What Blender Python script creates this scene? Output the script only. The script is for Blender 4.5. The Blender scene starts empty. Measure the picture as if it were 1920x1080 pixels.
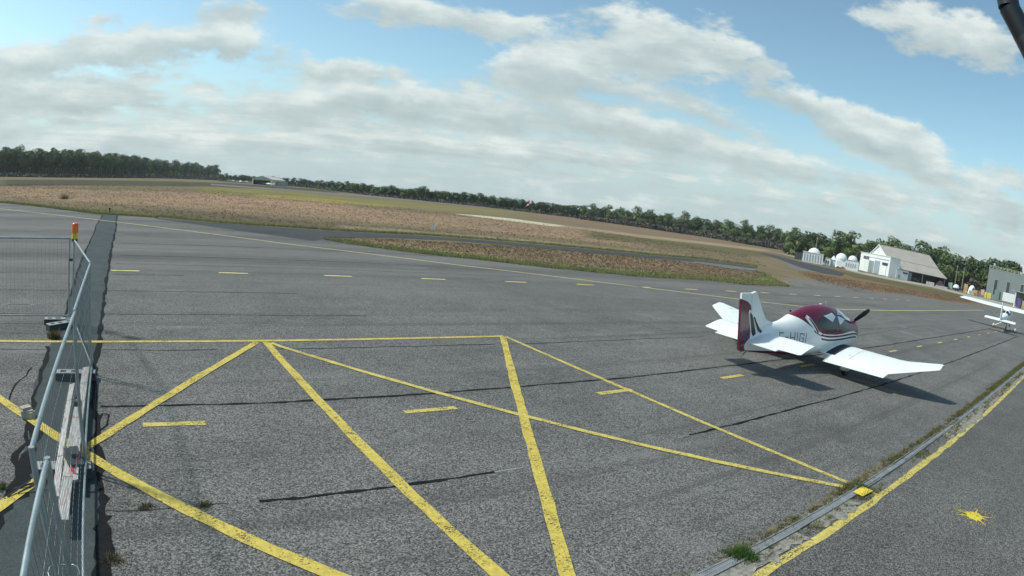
import bpy, math, random
import numpy as np
from mathutils import Vector, Matrix

sc = bpy.context.scene
COL = sc.collection
PI = math.pi
rnd = random.Random(7)

# ------------------------------------------------------------------ camera: wide security-camera lens on the building
# world: x runs along the slab joints and the rows of dashes, y across them; metres
CAM_H = 3.43
LK1, LK3, LCX, LCY = 1.6434, 0.2123, 2.26, 30.79
PITCH, ROLL, YAW = 0.1601, 0.1257, 0.6202
cam = bpy.data.cameras.new("security_camera")
cam_o = bpy.data.objects.new("security_camera", cam)
COL.objects.link(cam_o)
sc.camera = cam_o
cam.type = 'PANO'
cam.panorama_type = 'FISHEYE_LENS_POLYNOMIAL'
cam.sensor_fit = 'HORIZONTAL'
cam.sensor_width = 36.0
cam.sensor_height = 20.25
cam.fisheye_fov = PI
cam.fisheye_polynomial_k0 = 0
cam.fisheye_polynomial_k1 = -LK1 / 36.0
cam.fisheye_polynomial_k2 = 0
cam.fisheye_polynomial_k3 = -LK3 / 36.0 ** 3
cam.fisheye_polynomial_k4 = 0
cam.shift_x = -LCX / 1920
cam.shift_y = LCY / 1080
cam.clip_start = 0.05
cam.clip_end = 8000
R0 = Matrix(((1, 0, 0), (0, 0, -1), (0, 1, 0)))
cam_o.matrix_world = (Matrix.Translation((0, 0, CAM_H)) @
    (Matrix.Rotation(-YAW, 3, 'Z') @ Matrix.Rotation(-PITCH, 3, 'X') @ R0 @ Matrix.Rotation(ROLL, 3, 'Z')).to_4x4())

# ------------------------------------------------------------------ light
SUN_AZ, SUN_EL = math.radians(145.0), math.radians(49.0)      # direction towards the sun, from +x anticlockwise
sun = bpy.data.lights.new("sun", 'SUN')
sun.energy = 3.9
sun.angle = math.radians(4.0)      # thin cloud softens the shadow edges
sun.color = (0.985, 0.975, 0.875)
sun_o = bpy.data.objects.new("sun", sun)
COL.objects.link(sun_o)
sun_dir = Vector((math.cos(SUN_AZ) * math.cos(SUN_EL), math.sin(SUN_AZ) * math.cos(SUN_EL), math.sin(SUN_EL)))
sun_o.rotation_euler = sun_dir.to_track_quat('Z', 'Y').to_euler()

sc.view_settings.view_transform = 'Standard'
sc.view_settings.look = 'None'
sc.view_settings.exposure = 0.0
sc.view_settings.gamma = 1.0

# ------------------------------------------------------------------ node helpers
class NT:
    def __init__(s, tree):
        s.t = tree
        tree.nodes.clear()
    def n(s, kind, **kw):
        nd = s.t.nodes.new(kind)
        for k, v in kw.items():
            setattr(nd, k, v)
        return nd
    def put(s, sock, v):
        if v is None:
            return
        if isinstance(v, bpy.types.NodeSocket):
            s.t.links.new(v, sock)
        else:
            sock.default_value = v
    def m(s, op, a, b=None, c=None, clamp=False):
        nd = s.n('ShaderNodeMath', operation=op, use_clamp=clamp)
        s.put(nd.inputs[0], a); s.put(nd.inputs[1], b); s.put(nd.inputs[2], c)
        return nd.outputs[0]
    def v(s, op, a, b=None):
        nd = s.n('ShaderNodeVectorMath', operation=op)
        s.put(nd.inputs[0], a); s.put(nd.inputs[1], b)
        return nd.outputs['Value'] if op in ('DOT_PRODUCT', 'LENGTH') else nd.outputs[0]
    def mix(s, f, a, b, mode='MIX'):
        nd = s.n('ShaderNodeMix', data_type='RGBA', blend_type=mode)
        s.put(nd.inputs[0], f)
        s.put(nd.inputs[6], a if not isinstance(a, tuple) else (*a, 1)[:4])
        s.put(nd.inputs[7], b if not isinstance(b, tuple) else (*b, 1)[:4])
        return nd.outputs[2]
    def noise(s, vec, scale, detail=3, rough=0.55, out=0, dist=0.0):
        nd = s.n('ShaderNodeTexNoise')
        s.put(nd.inputs['Vector'], vec)
        nd.inputs['Scale'].default_value = scale
        nd.inputs['Detail'].default_value = detail
        nd.inputs['Roughness'].default_value = rough
        nd.inputs['Distortion'].default_value = dist
        return nd.outputs[out]
    def vor(s, vec, scale, out='Color', feature='F1'):
        nd = s.n('ShaderNodeTexVoronoi', feature=feature)
        s.put(nd.inputs['Vector'], vec)
        nd.inputs['Scale'].default_value = scale
        return nd.outputs[out]
    def ramp(s, f, *stops, smooth=False):
        nd = s.n('ShaderNodeValToRGB')
        e = nd.color_ramp.elements
        while len(e) < len(stops):
            e.new(0.5)
        for q, (p, c) in zip(e, stops):
            q.position = p
            q.color = (c, c, c, 1) if isinstance(c, (int, float)) else (*c, 1)[:4]
        if smooth:
            nd.color_ramp.interpolation = 'EASE'
        s.put(nd.inputs[0], f)
        return nd.outputs[0]
    def sstep(s, x, a, b):
        nd = s.n('ShaderNodeMapRange', interpolation_type='SMOOTHSTEP')
        s.put(nd.inputs[0], x)
        nd.inputs[1].default_value = a; nd.inputs[2].default_value = b
        return nd.outputs[0]
    def scale(s, vec, xyz):
        nd = s.n('ShaderNodeMapping')
        s.put(nd.inputs[0], vec)
        nd.inputs['Scale'].default_value = xyz
        return nd.outputs[0]
    def sep(s, vec):
        nd = s.n('ShaderNodeSeparateXYZ')
        s.put(nd.inputs[0], vec)
        return nd.outputs

def material(name):
    m = bpy.data.materials.new(name)
    m.use_nodes = True
    t = NT(m.node_tree)
    out = t.n('ShaderNodeOutputMaterial')
    b = t.n('ShaderNodeBsdfPrincipled')
    t.t.links.new(b.outputs[0], out.inputs[0])
    t.b, t.out = b, out
    t.geo = t.n('ShaderNodeNewGeometry').outputs['Position']
    t.obj = t.n('ShaderNodeTexCoord').outputs['Object']
    return m, t

def paint(name, col, rough=0.5, var=0.12, scale=3.0, metal=0.0, spec=0.5, bump=0.0, bscale=20.0, coat=0.0):
    """A plain coloured surface with uneven tone, dirt and slightly uneven gloss."""
    m, t = material(name)
    n1 = t.noise(t.obj, scale, 5, 0.6)
    n2 = t.noise(t.obj, scale * 9, 3, 0.6)
    f = t.m('ADD', t.m('MULTIPLY', n1, 0.7), t.m('MULTIPLY', n2, 0.3))
    lo = tuple(c * (1 - var * 1.6) for c in col)
    hi = tuple(min(1, c * (1 + var)) for c in col)
    t.put(t.b.inputs['Base Color'], t.ramp(f, (0.3, lo), (0.65, hi)))
    t.put(t.b.inputs['Roughness'], t.m('ADD', t.m('MULTIPLY', n1, 0.2), max(0.0, rough - 0.1)))
    t.b.inputs['Metallic'].default_value = metal
    t.b.inputs['Specular IOR Level'].default_value = spec
    if coat:
        t.b.inputs['Coat Weight'].default_value = coat
        t.b.inputs['Coat Roughness'].default_value = 0.08
    if bump:
        bn = t.n('ShaderNodeBump')
        bn.inputs['Strength'].default_value = 1.0
        bn.inputs['Distance'].default_value = bump
        t.put(bn.inputs['Height'], t.noise(t.obj, bscale, 4))
        t.put(t.b.inputs['Normal'], bn.outputs[0])
    return m

# ------------------------------------------------------------------ sky
w = bpy.data.worlds.new("World")
sc.world = w
w.use_nodes = True
t = NT(w.node_tree)
wout = t.n('ShaderNodeOutputWorld')
sky = t.n('ShaderNodeTexSky', sky_type='NISHITA')
sky.sun_disc = False
sky.sun_elevation = SUN_EL
sky.sun_rotation = PI / 2 - SUN_AZ
sky.altitude = 0
sky.air_density = 1.0
sky.dust_density = 0.6
sky.ozone_density = 1.3
dirv = t.n('ShaderNodeTexCoord').outputs['Generated']
dirn = t.v('NORMALIZE', dirv)
dz = t.sep(dirn)
# clouds lie on a layer overhead: look them up where the view ray meets it
elev = t.m('MAXIMUM', dz[2], 0.0)
inv = t.m('DIVIDE', 1.0, t.m('ADD', elev, 0.13))
comb = t.n('ShaderNodeCombineXYZ')
t.put(comb.inputs[0], t.m('MULTIPLY', dz[0], inv)); t.put(comb.inputs[1], t.m('MULTIPLY', dz[1], inv))
lay = comb.outputs[0]
SKYMUL = (0.160, 0.180, 0.157)
BLOBS = [
((-0.1468, 0.9736, 0.1747), (4.8811, 0.2054, 0.0961), (-3.914, -6.1555, 28.1531), 0.72), ((0.1134, 0.972, 0.206), (7.5701, -1.3273, -0.3322), (-2.6638, -7.3766, 33.8489), 0.66), ((0.0747, 0.9627, 0.2601), (11.4258, -1.2858, -0.4465), (-3.9362, -10.4, 37.6964), 0.8), ((-0.1069, 0.9645, 0.2416), (14.1243, 0.7688, 1.1105), (-12.9363, -15.9411, 55.8344), 0.4), ((0.2958, 0.9374, 0.1836), (11.0296, -4.0138, 0.0027), (-4.9624, -7.5262, 43.6898), 0.85), ((-0.171, 0.9796, 0.1054), (5.5259, 0.4524, 0.018), (-4.7053, -6.394, 47.0441), 0.5),
((0.3543, 0.8887, 0.2911), (7.6999, -3.6672, 0.1061), (-5.8634, -8.6518, 31.8308), 0.95), ((0.4935, 0.8236, 0.2797), (11.9226, -7.3369, -1.218), (-4.7877, -14.5243, 49.4323), 0.8), ((0.5899, 0.7781, 0.216), (5.161, -4.6777, 0.4414), (-4.5145, -3.9171, 24.1267), 0.95), ((0.6645, 0.6846, 0.2996), (6.0211, -5.9059, -1.5288), (-1.4836, -7.6026, 18.9902), 0.9), ((0.7723, 0.5641, 0.2923), (7.1116, -10.2005, -0.8157), (-4.8585, -8.8553, 28.2154), 0.8), ((0.7292, 0.5891, 0.3482), (12.1004, -15.7739, -0.0934), (-12.9231, -16.0328, 52.7592), 0.4),
((0.8412, 0.4906, 0.2274), (5.2495, -9.0976, -1.9912), (-2.4365, -14.5218, 38.1438), 0.85), ((0.9054, 0.3647, 0.2172), (3.5471, -9.7319, -0.7462), (-7.042, -14.1774, 50.8641), 0.8), ((0.8865, 0.2855, 0.3642), (1.956, -8.1236, 0.2334), (-6.0573, -4.9241, 17.2306), 0.95), ((0.9239, 0.34, 0.1753), (2.7065, -8.26, -1.0969), (-2.8985, -10.4722, 32.7451), 0.8), ((0.392, 0.9086, 0.1443), (11.7936, -5.6502, 0.0775), (-4.6113, -6.1258, 47.6155), 0.6), ((0.5215, 0.8417, 0.1396), (10.8612, -7.3642, 0.2476), (-5.242, -5.9366, 51.8054), 0.5),
((0.2332, 0.9651, 0.1191), (9.2865, -2.7915, 0.2401), (-4.8538, -4.8426, 44.5316), 0.5), ((0.7544, 0.6267, 0.1954), (6.3908, -8.5178, 0.0888), (-5.7884, -7.3617, 43.4063), 0.5), ((0.9143, 0.1826, 0.3616), (2.2247, -17.9316, 2.0469), (-7.3801, -2.9117, 18.748), 0.4), ((0.6885, 0.7104, 0.146), (3.2879, -3.8978, 0.0381), (-4.3434, -6.2543, 47.5007), 0.45), ((0.0174, 0.9987, 0.0489), (2.8264, -0.5535, 0.0717), (-4.8725, -3.3587, 60.1168), 0.38), ((0.4489, 0.8897, 0.0835), (2.3634, -1.7658, 0.1201), (-4.6214, -3.6493, 57.7119), 0.38), ((0.788, 0.6011, 0.1332), (2.2858, -3.8167, -0.0503), (-3.4672, -6.8894, 47.8418), 0.42),
((0.2317, 0.9644, 0.1275), (15.9983, -4.4134, 0.3861), (-7.1727, -7.292, 64.2453), 0.4), ((0.3834, 0.9117, 0.1477), (11.8527, -5.4704, -0.3897), (-4.1142, -9.1247, 63.6262), 0.4), ((0.5893, 0.7694, 0.2466), (7.9432, -7.1871, 1.4156), (-10.8296, -5.8653, 42.1506), 0.4), ((0.7063, 0.6603, 0.2553), (7.0459, -8.1498, -0.3716), (-5.0369, -8.6063, 34.2404), 0.35), ((0.9062, 0.3816, 0.1821), (5.8301, -15.123, -0.0646), (-7.134, -9.4405, 52.5517), 0.4), ((0.9707, 0.1728, 0.167), (2.113, -17.5128, 2.8447), (-4.1397, 0.5175, 20.5322), 0.35),
((0.2772, 0.9328, 0.2305), (10.0937, -3.3603, -0.7076), (-3.0818, -10.3256, 43.3119), -0.5), ((0.438, 0.8717, 0.2197), (11.3173, -6.6578, 1.5757), (-9.3707, -5.7682, 39.2993), -0.5),
((0.8309, 0.4602, 0.3127), (7.9651, -17.2053, 2.5572), (-4.0903, -1.9579, 12.1504), -0.5), ((0.9353, 0.2261, 0.2722), (1.5267, -8.41, -0.0972), (-5.6219, -5.9477, 22.4245), -0.6), ((0.7888, 0.5617, 0.2497), (7.2074, -10.8586, -0.3458), (-12.2746, -18.8031, 79.0684), -0.3),
]
cov = 0.0
shade = 0.0
warp = t.v('ADD', dirn, t.v('MULTIPLY', t.v('SUBTRACT', t.noise(dirn, 7.0, 6, 0.6, out=1), (0.5, 0.5, 0.5)), (0.10, 0.10, 0.07)))
for c, a, b, wt in BLOBS:
    d = t.v('SUBTRACT', warp, c)
    da = t.v('DOT_PRODUCT', d, a)
    db = t.v('DOT_PRODUCT', d, b)
    r2 = t.m('ADD', t.m('MULTIPLY', da, da), t.m('MULTIPLY', db, db))
    g = t.m('EXPONENT', t.m('MULTIPLY', r2, -0.9))
    cov = t.m('MULTIPLY_ADD', g, wt, cov)
    if wt > 0:
        shade = t.m('MULTIPLY_ADD', t.m('MULTIPLY', g, db), wt * 1.1, shade)
nz = t.noise(lay, 2.2, 9, 0.60, dist=0.2)
nd_ = t.noise(t.scale(dirn, (1.0, 1.0, 2.4)), 15.0, 9, 0.60)
tot = t.m('ADD', cov, t.m('ADD', t.m('MULTIPLY', t.m('SUBTRACT', nz, 0.5), 0.7), t.m('MULTIPLY', t.m('SUBTRACT', nd_, 0.5), 1.6)))
low = t.sstep(elev, 0.235, 0.095)
tot = t.m('ADD', tot, t.m('MULTIPLY', low, 0.52))
dens = t.sstep(tot, 0.31, 0.78)
band = t.noise(t.scale(dirn, (1.0, 1.0, 3.6)), 9.0, 7, 0.58)
lum = t.m('ADD', t.m('MULTIPLY', t.m('SUBTRACT', band, 0.5), 0.85), t.m('MULTIPLY', shade, 0.5))
lum = t.m('ADD', lum, t.m('MULTIPLY', t.m('SUBTRACT', nd_, 0.5), 0.5))
streak = t.noise(t.scale(dirn, (1.0, 1.0, 11.0)), 5.0, 6, 0.6)
lum = t.m('ADD', lum, t.m('MULTIPLY', t.m('SUBTRACT', streak, 0.5), t.m('MULTIPLY', t.sstep(elev, 0.20, 0.05), 1.1)))
cl = t.ramp(t.m('ADD', lum, 0.5), (0.10, (0.43, 0.52, 0.53)), (0.45, (0.56, 0.65, 0.645)), (0.76, (0.80, 0.87, 0.84)))
skyc = t.mix(1.0, sky.outputs[0], SKYMUL, 'MULTIPLY')
haze_c = t.mix(t.m('MULTIPLY', t.sstep(elev, 0.22, 0.02), 0.85), skyc, (0.48, 0.595, 0.655))
final = t.mix(t.m('MULTIPLY', dens, 0.92), haze_c, cl)
final = t.mix(t.m('MULTIPLY', t.sstep(elev, 0.07, 0.0), 0.4), final, (0.51, 0.645, 0.655))
bg = t.n('ShaderNodeBackground')
t.put(bg.inputs[0], final)
bg.inputs[1].default_value = 1.0
t.t.links.new(bg.outputs[0], wout.inputs[0])
w.cycles.sampling_method = 'MANUAL'
w.cycles.sample_map_resolution = 512

# ------------------------------------------------------------------ mesh helpers
class MB:
    def __init__(s):
        s.v, s.f, s.mi = [], [], []
    def face(s, pts, mi=0):
        k = len(s.v)
        s.v += [tuple(p) for p in pts]
        s.f.append(tuple(range(k, k + len(pts)))); s.mi.append(mi)
    def box(s, c, size, rz=0.0, mi=0, M=None):
        hx, hy, hz = size[0] / 2, size[1] / 2, size[2] / 2
        cs, sn = math.cos(rz), math.sin(rz)
        k = len(s.v)
        for dz_ in (-hz, hz):
            for dx, dy in ((-hx, -hy), (hx, -hy), (hx, hy), (-hx, hy)):
                p = Vector((dx * cs - dy * sn, dx * sn + dy * cs, dz_))
                if M is not None:
                    p = M @ p
                s.v.append((c[0] + p.x, c[1] + p.y, c[2] + p.z))
        for q in ((3, 2, 1, 0), (4, 5, 6, 7), (0, 1, 5, 4), (1, 2, 6, 5), (2, 3, 7, 6), (3, 0, 4, 7)):
            s.f.append(tuple(k + i for i in q)); s.mi.append(mi)
    def tube(s, p0, p1, r0, r1=None, n=8, mi=0, caps=True):
        r1 = r0 if r1 is None else r1
        p0, p1 = Vector(p0), Vector(p1)
        d = (p1 - p0).normalized()
        u = d.orthogonal().normalized(); vv = d.cross(u)
        k = len(s.v)
        for p, r in ((p0, r0), (p1, r1)):
            for i in range(n):
                a = 2 * PI * i / n
                s.v.append(tuple(p + u * (r * math.cos(a)) + vv * (r * math.sin(a))))
        for i in range(n):
            j = (i + 1) % n
            s.f.append((k + i, k + j, k + n + j, k + n + i)); s.mi.append(mi)
        if caps:
            s.f.append(tuple(k + n - 1 - i for i in range(n))); s.mi.append(mi)
            s.f.append(tuple(k + n + i for i in range(n))); s.mi.append(mi)
    def path(s, pts, r, n=8, mi=0):
        for a, b in zip(pts, pts[1:]):
            s.tube(a, b, r, n=n, mi=mi)
    def loft(s, rings, mi=0, closed=True, caps=True):
        k = len(s.v); n = len(rings[0])
        for r in rings:
            s.v += [tuple(p) for p in r]
        for a in range(len(rings) - 1):
            for i in range(n if closed else n - 1):
                j = (i + 1) % n
                s.f.append((k + a * n + i, k + a * n + j, k + (a + 1) * n + j, k + (a + 1) * n + i)); s.mi.append(mi)
        if caps and closed:
            s.f.append(tuple(k + n - 1 - i for i in range(n))); s.mi.append(mi)
            s.f.append(tuple(k + (len(rings) - 1) * n + i for i in range(n))); s.mi.append(mi)
    def ell(s, c, r, nu=14, nv=8, mi=0, v0=-PI / 2, v1=PI / 2):
        rings = []
        for a in range(nv + 1):
            ph = v0 + (v1 - v0) * a / nv
            rr = max(math.cos(ph), 1e-3)
            rings.append([(c[0] + r[0] * rr * math.cos(2 * PI * i / nu), c[1] + r[1] * rr * math.sin(2 * PI * i / nu), c[2] + r[2] * math.sin(ph)) for i in range(nu)])
        s.loft(rings, mi, caps=True)
    def build(s, name, mats, parent=None, smooth=False):
        me = bpy.data.meshes.new(name)
        me.from_pydata(s.v, [], s.f)
        if not isinstance(mats, (list, tuple)):
            mats = [mats]
        for m in mats:
            me.materials.append(m)
        if len(mats) > 1:
            me.polygons.foreach_set('material_index', s.mi)
        if smooth:
            me.polygons.foreach_set('use_smooth', [True] * len(me.polygons))
            try:
                me.set_sharp_from_angle(angle=math.radians(38))
            except Exception:
                pass
        me.validate(); me.update()
        o = bpy.data.objects.new(name, me)
        COL.objects.link(o)
        if parent is not None:
            o.parent = parent
        return o

def tag(o, label=None, cat=None, group=None, kind=None):
    if label: o['label'] = label
    if cat: o['category'] = cat
    if group: o['group'] = group
    if kind: o['kind'] = kind
    return o

def thing(name, label, cat, loc=(0, 0, 0), rz=0.0, group=None):
    o = bpy.data.objects.new(name, None)
    o.empty_display_size = 0.2
    COL.objects.link(o)
    o.location = loc; o.rotation_euler = (0, 0, rz)
    return tag(o, label, cat, group)

def struct(o):
    o['kind'] = 'structure'
    return o

def copy_tree(o, parent=None):
    c = o.copy(); COL.objects.link(c); c.parent = parent
    for ch in o.children:
        copy_tree(ch, c)
    return c

# ------------------------------------------------------------------ ground colours (albedo) by place
ZONES = [   # polygon on the ground, colour, softness as a share of distance
 ([(-50.685, 199.241), (-15.399, 236.032), (45.727, 346.879), (130.498, 389.536), (81.27, 242.125), (26.063, 196.494), (-9.753, 151.339), (-32.31, 127.458)], (.085,.085,.055), .03),
 ([(-30.463, 120.239), (-7.293, 114.392), (14.795, 127.916), (28.903, 96.378), (49.831, 99.541), (75.365, 102.087), (117.179, 112.003), (62.509, 59.439), (44.649, 60.18), (29.607, 58.781), (18.526, 61.323), (7.794, 65.994), (-4.375, 70.427), (-19.345, 76.755)], (.31,.225,.150), .06),
 ([(7.583, 106.131), (21.204, 112.667), (36.144, 107.014), (38.915, 98.011), (24.406, 76.274), (14.471, 76.289), (5.873, 81.117)], (.37,.255,.175), .08),
 ([(17.383, 197.933), (44.916, 219.299), (73.092, 185.019), (131.123, 214.735), (187.267, 254.757), (87.523, 143.066), (46.078, 116.243), (24.104, 116.835), (11.154, 125.537)], (.22,.20,.085), .03),
 ([(26.29, 140.166), (44.443, 139.905), (59.111, 129.278), (35.529, 111.592), (22.442, 119.359)], (.33,.275,.10), .03),
 ([(-0.965, 59.998), (7.235, 61.061), (16.259, 53.669), (26.991, 53.51), (39.54, 53.21), (33.995, 45.643), (23.839, 47.158), (13.67, 44.932), (5.763, 48.101), (0.139, 51.618)], (.15,.12,.09), .03),
 ([(16.61, 48.562), (23.839, 47.158), (34.975, 46.981), (49.864, 47.279), (59.667, 47.487), (64.46, 51.355), (54.45, 51.69), (38.29, 51.504), (25.851, 51.212), (17.715, 51.864)], (.27,.24,.15), .02),
 ([(-4.202, 53.061), (1.549, 52.322), (9.985, 47.415), (16.012, 46.774), (16.61, 48.562), (10.469, 49.788), (1.634, 55.838), (-6.446, 60.017), (-17.426, 69.24), (-16.601, 66.008)], (.13,.135,.055), .02),
 ([(244.867, 333.34), (324.504, 311.318), (229.444, 153.362), (213.836, 119.386), (153.276, 94.575), (124.752, 99.993), (109.211, 124.177), (105.058, 142.597)], (.225,.165,.115), .04),
 ([(84.954, 96.443), (111.647, 97.738), (176.286, 108.866), (172.766, 94.324), (104.134, 69.263), (77.755, 67.871), (58.87, 66.619)], (.15,.135,.075), .03),
 ([(90.886, 114.731), (117.179, 112.003), (252.021, 155.901), (195.902, 121.049), (97.718, 93.293), (76.973, 97.058)], (.34,.27,.18), .02),
 ([(11.701, 37.928), (15.665, 38.853), (19.752, 38.924), (30.191, 40.454), (42.684, 40.373), (54.167, 38.546), (57.899, 35.324), (49.857, 27.63), (40.547, 26.565), (28.968, 27.177), (22.915, 28.747), (18.311, 31.295), (13.834, 34.198)], (.245,.18,.12), .02),
 ([(11.701, 37.928), (12.74, 35.95), (13.959, 34.516), (18.475, 31.583), (23.124, 29.016), (29.252, 27.45), (37.253, 27.663), (48.59, 27.14), (60.881, 37.178), (47.175, 31.019), (40.942, 30.471), (31.745, 29.849), (24.945, 31.358), (19.528, 33.429), (14.622, 36.201), (13.23, 37.371)], (.19,.215,.09), .01),
 ([(86.629, 47.99), (104.212, 45.011), (113.518, 37.199), (140.9, 32.214), (134.139, 22.741), (104.851, 21.831), (87.154, 23.121), (81.824, 26.958), (61.192, 26.219), (61.799, 30.502)], (.215,.145,.095), .02),
 ([(130.988, 62.462), (140.141, 54.786), (151.465, 43.723), (164.49, 28.046), (130.668, 31.116), (113.518, 37.199), (107.088, 46.271)], (.13,.12,.06), .01),
 ([(49.418, 28.851), (59.836, 29.512), (62.398, 26.682), (83.379, 27.143), (73.024, 28.23), (70.353, 33.246), (61.55, 34.631)], (.205,.195,.18), .02),
]
BASE_G = (.21, .17, .11)

def seg_dist(px, py, poly):
    d = np.full(px.shape, 1e9); inside = np.zeros(px.shape, bool)
    n = len(poly)
    for i in range(n):
        x0, y0 = poly[i]; x1, y1 = poly[(i + 1) % n]
        dx, dy = x1 - x0, y1 - y0
        L = dx * dx + dy * dy + 1e-9
        tt = np.clip(((px - x0) * dx + (py - y0) * dy) / L, 0, 1)
        d = np.minimum(d, np.hypot(px - x0 - tt * dx, py - y0 - tt * dy))
        cond = ((y0 > py) != (y1 > py)) & (px < (x1 - x0) * (py - y0) / ((y1 - y0) if abs(y1 - y0) > 1e-9 else 1e-9) + x0)
        inside ^= cond
    return np.where(inside, d, -d)

def ground_colour(px, py):
    px = np.asarray(px, float); py = np.asarray(py, float)
    R = np.hypot(px, py)
    c = np.tile(np.array(BASE_G), (px.size, 1)).astype(float)
    far = np.clip((R - 500) / 500, 0, 1)[:, None]
    c = c * (1 - far) + np.array((.05, .055, .035)) * far
    for poly, col, soft in ZONES:
        s = seg_dist(px, py, poly) / (R * soft)
        f = np.clip(s + 0.5, 0, 1)[:, None]
        c = c * (1 - f) + np.array(col) * f
    return c * np.array((.88, .84, .79))

# ------------------------------------------------------------------ ground: one sheet to the horizon
naz, nr = 460, 190
azs = np.linspace(math.radians(-45), math.radians(160), naz)
rs = np.concatenate([[0.0], np.geomspace(6, 6500, nr - 1)])
A, Rr = np.meshgrid(azs, rs)
gx, gy = (Rr * np.cos(A)).ravel(), (Rr * np.sin(A)).ravel()
me = bpy.data.meshes.new("ground")
idx = np.arange(naz * nr).reshape(nr, naz)
quads = np.stack([idx[:-1, :-1], idx[1:, :-1], idx[1:, 1:], idx[:-1, 1:]], -1).reshape(-1, 4)
me.from_pydata(np.stack([gx, gy, np.full(gx.shape, -0.012)], 1).tolist(), [], quads.tolist())
ca = me.color_attributes.new("soil", 'FLOAT_COLOR', 'POINT')
gc = ground_colour(gx, gy)
ca.data.foreach_set('color', np.concatenate([gc, np.ones((len(gc), 1))], 1).ravel())
ground = bpy.data.objects.new("ground", me)
COL.objects.link(ground)
struct(ground)
m_ground, t = material("dry_grassland")
at_ = t.n('ShaderNodeAttribute', attribute_name='soil').outputs[0]
P = t.geo
n1 = t.noise(P, 0.09, 5, 0.6)
n2 = t.noise(t.scale(P, (1, 1, 1)), 0.9, 4, 0.65)
n3 = t.noise(P, 5.0, 4, 0.7)
f = t.m('ADD', t.m('MULTIPLY', n1, 0.45), t.m('ADD', t.m('MULTIPLY', n2, 0.35), t.m('MULTIPLY', n3, 0.2)))
c = t.mix(1.0, at_, t.ramp(f, (0.32, (0.62, 0.66, 0.62)), (0.5, (1, 1, 1)), (0.68, (1.30, 1.24, 1.18))), 'MULTIPLY')
gn = t.noise(P, 0.35, 4, 0.6)
c = t.mix(t.m('MULTIPLY', t.sstep(gn, 0.56, 0.70), 0.35), c, (0.12, 0.13, 0.05))
t.put(t.b.inputs['Base Color'], c)
t.b.inputs['Roughness'].default_value = 1.0
t.b.inputs['Specular IOR Level'].default_value = 0.05
me.materials.append(m_ground)
# the corner of the sheet behind the camera
q = MB(); q.face([(0, 0, -.012), (-6000, 2000, -.012), (-6000, -6000, -.012), (6000, -6000, -.012)])
backg = q.build("ground_behind", paint("grass_behind", (.13, .12, .06), 1.0))
struct(backg)

# ------------------------------------------------------------------ asphalt
def asphalt(name, tone=1.0, tint=(1, 1, 1), grain=1.0, stains=1.0, streak=1.0):
    m, t = material(name)
    P = t.geo
    g1 = t.vor(P, 62.0, 'Color')
    g1 = t.sep(g1)[0]
    g2 = t.noise(P, 38.0, 4, 0.75)
    g3 = t.noise(P, 9.0, 3, 0.6)
    gr = t.m('ADD', t.m('MULTIPLY', g1, 0.46), t.m('ADD', t.m('MULTIPLY', g2, 0.44), t.m('MULTIPLY', g3, 0.10)))
    base = t.ramp(gr, (0.5 - 0.22 * grain ** .5, (0.036 * tone * 2.2 / (1 + grain), ) * 3), (0.50, (0.112 * tone, 0.110 * tone, 0.106 * tone)), (0.5 + 0.25, (0.255 * tone, 0.25 * tone, 0.24 * tone)))
    base = t.mix(1.0, base, tint, 'MULTIPLY')
    b1 = t.noise(P, 0.16, 5, 0.6)
    b2 = t.noise(P, 0.9, 5, 0.65)
    b3 = t.noise(t.scale(P, (0.10, 1.0, 1.0)), 0.75, 4, 0.6)
    bb = t.m('ADD', t.m('MULTIPLY', b1, 0.45), t.m('ADD', t.m('MULTIPLY', b2, 0.3), t.m('MULTIPLY', b3, 0.25 * streak)))
    lo, hi = 1 - 0.34 * stains, 1 + 0.30 * stains
    base = t.mix(1.0, base, t.ramp(bb, (0.36, (lo, lo, lo * 1.01)), (0.5, (1, 1, 1)), (0.66, (hi, hi, hi * .99))), 'MULTIPLY')
    sp = t.sstep(t.noise(P, 0.42, 3, 0.5), 0.62, 0.72)
    base = t.mix(t.m('MULTIPLY', sp, 0.10 * stains), base, (0.40, 0.39, 0.37))
    return m, t, base

def finish(t, base, rough=0.92, bump=0.006):
    t.put(t.b.inputs['Base Color'], base)
    t.b.inputs['Roughness'].default_value = rough
    t.b.inputs['Specular IOR Level'].default_value = 0.25
    bn = t.n('ShaderNodeBump')
    bn.inputs['Distance'].default_value = bump
    bn.inputs['Strength'].default_value = 0.8
    t.put(bn.inputs['Height'], t.noise(t.geo, 45.0, 3, 0.7))
    t.put(t.b.inputs['Normal'], bn.outputs[0])

m_apron, t, base = asphalt("apron_asphalt", 1.01, (1.01, 1.0, 0.965))
# the far half of the apron is an older, browner and smoother surface laid in lanes
xyz = t.sep(t.geo)
lane = t.noise(t.scale(t.geo, (0.006, 0.32, 1.0)), 1.0, 1, 0.5)
base = t.mix(t.m('MULTIPLY', t.sstep(xyz[1], 14.0, 26.0), 0.55), base, t.mix(1.0, (0.120, 0.114, 0.108), t.ramp(lane, (0.35, (0.66, 0.66, 0.68)), (0.6, (1.34, 1.30, 1.25))), 'MULTIPLY'))
base = t.mix(t.m('MULTIPLY', t.sstep(xyz[0], 26.0, 60.0), 0.35), base, (0.15, 0.142, 0.13))
tyre = t.noise(t.scale(t.geo, (0.02, 1.7, 1.0)), 1.0, 3, 0.6)
base = t.mix(t.m('MULTIPLY', t.sstep(tyre, 0.54, 0.68), 0.42), base, (0.060, 0.056, 0.052))
oil = t.noise(t.geo, 0.75, 2, 0.4)
base = t.mix(t.m('MULTIPLY', t.sstep(oil, 0.70, 0.80), 0.45), base, (0.045, 0.044, 0.043))
pale = t.noise(t.scale(t.geo, (0.35, 1.0, 1.0)), 0.55, 5, 0.7)
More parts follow.
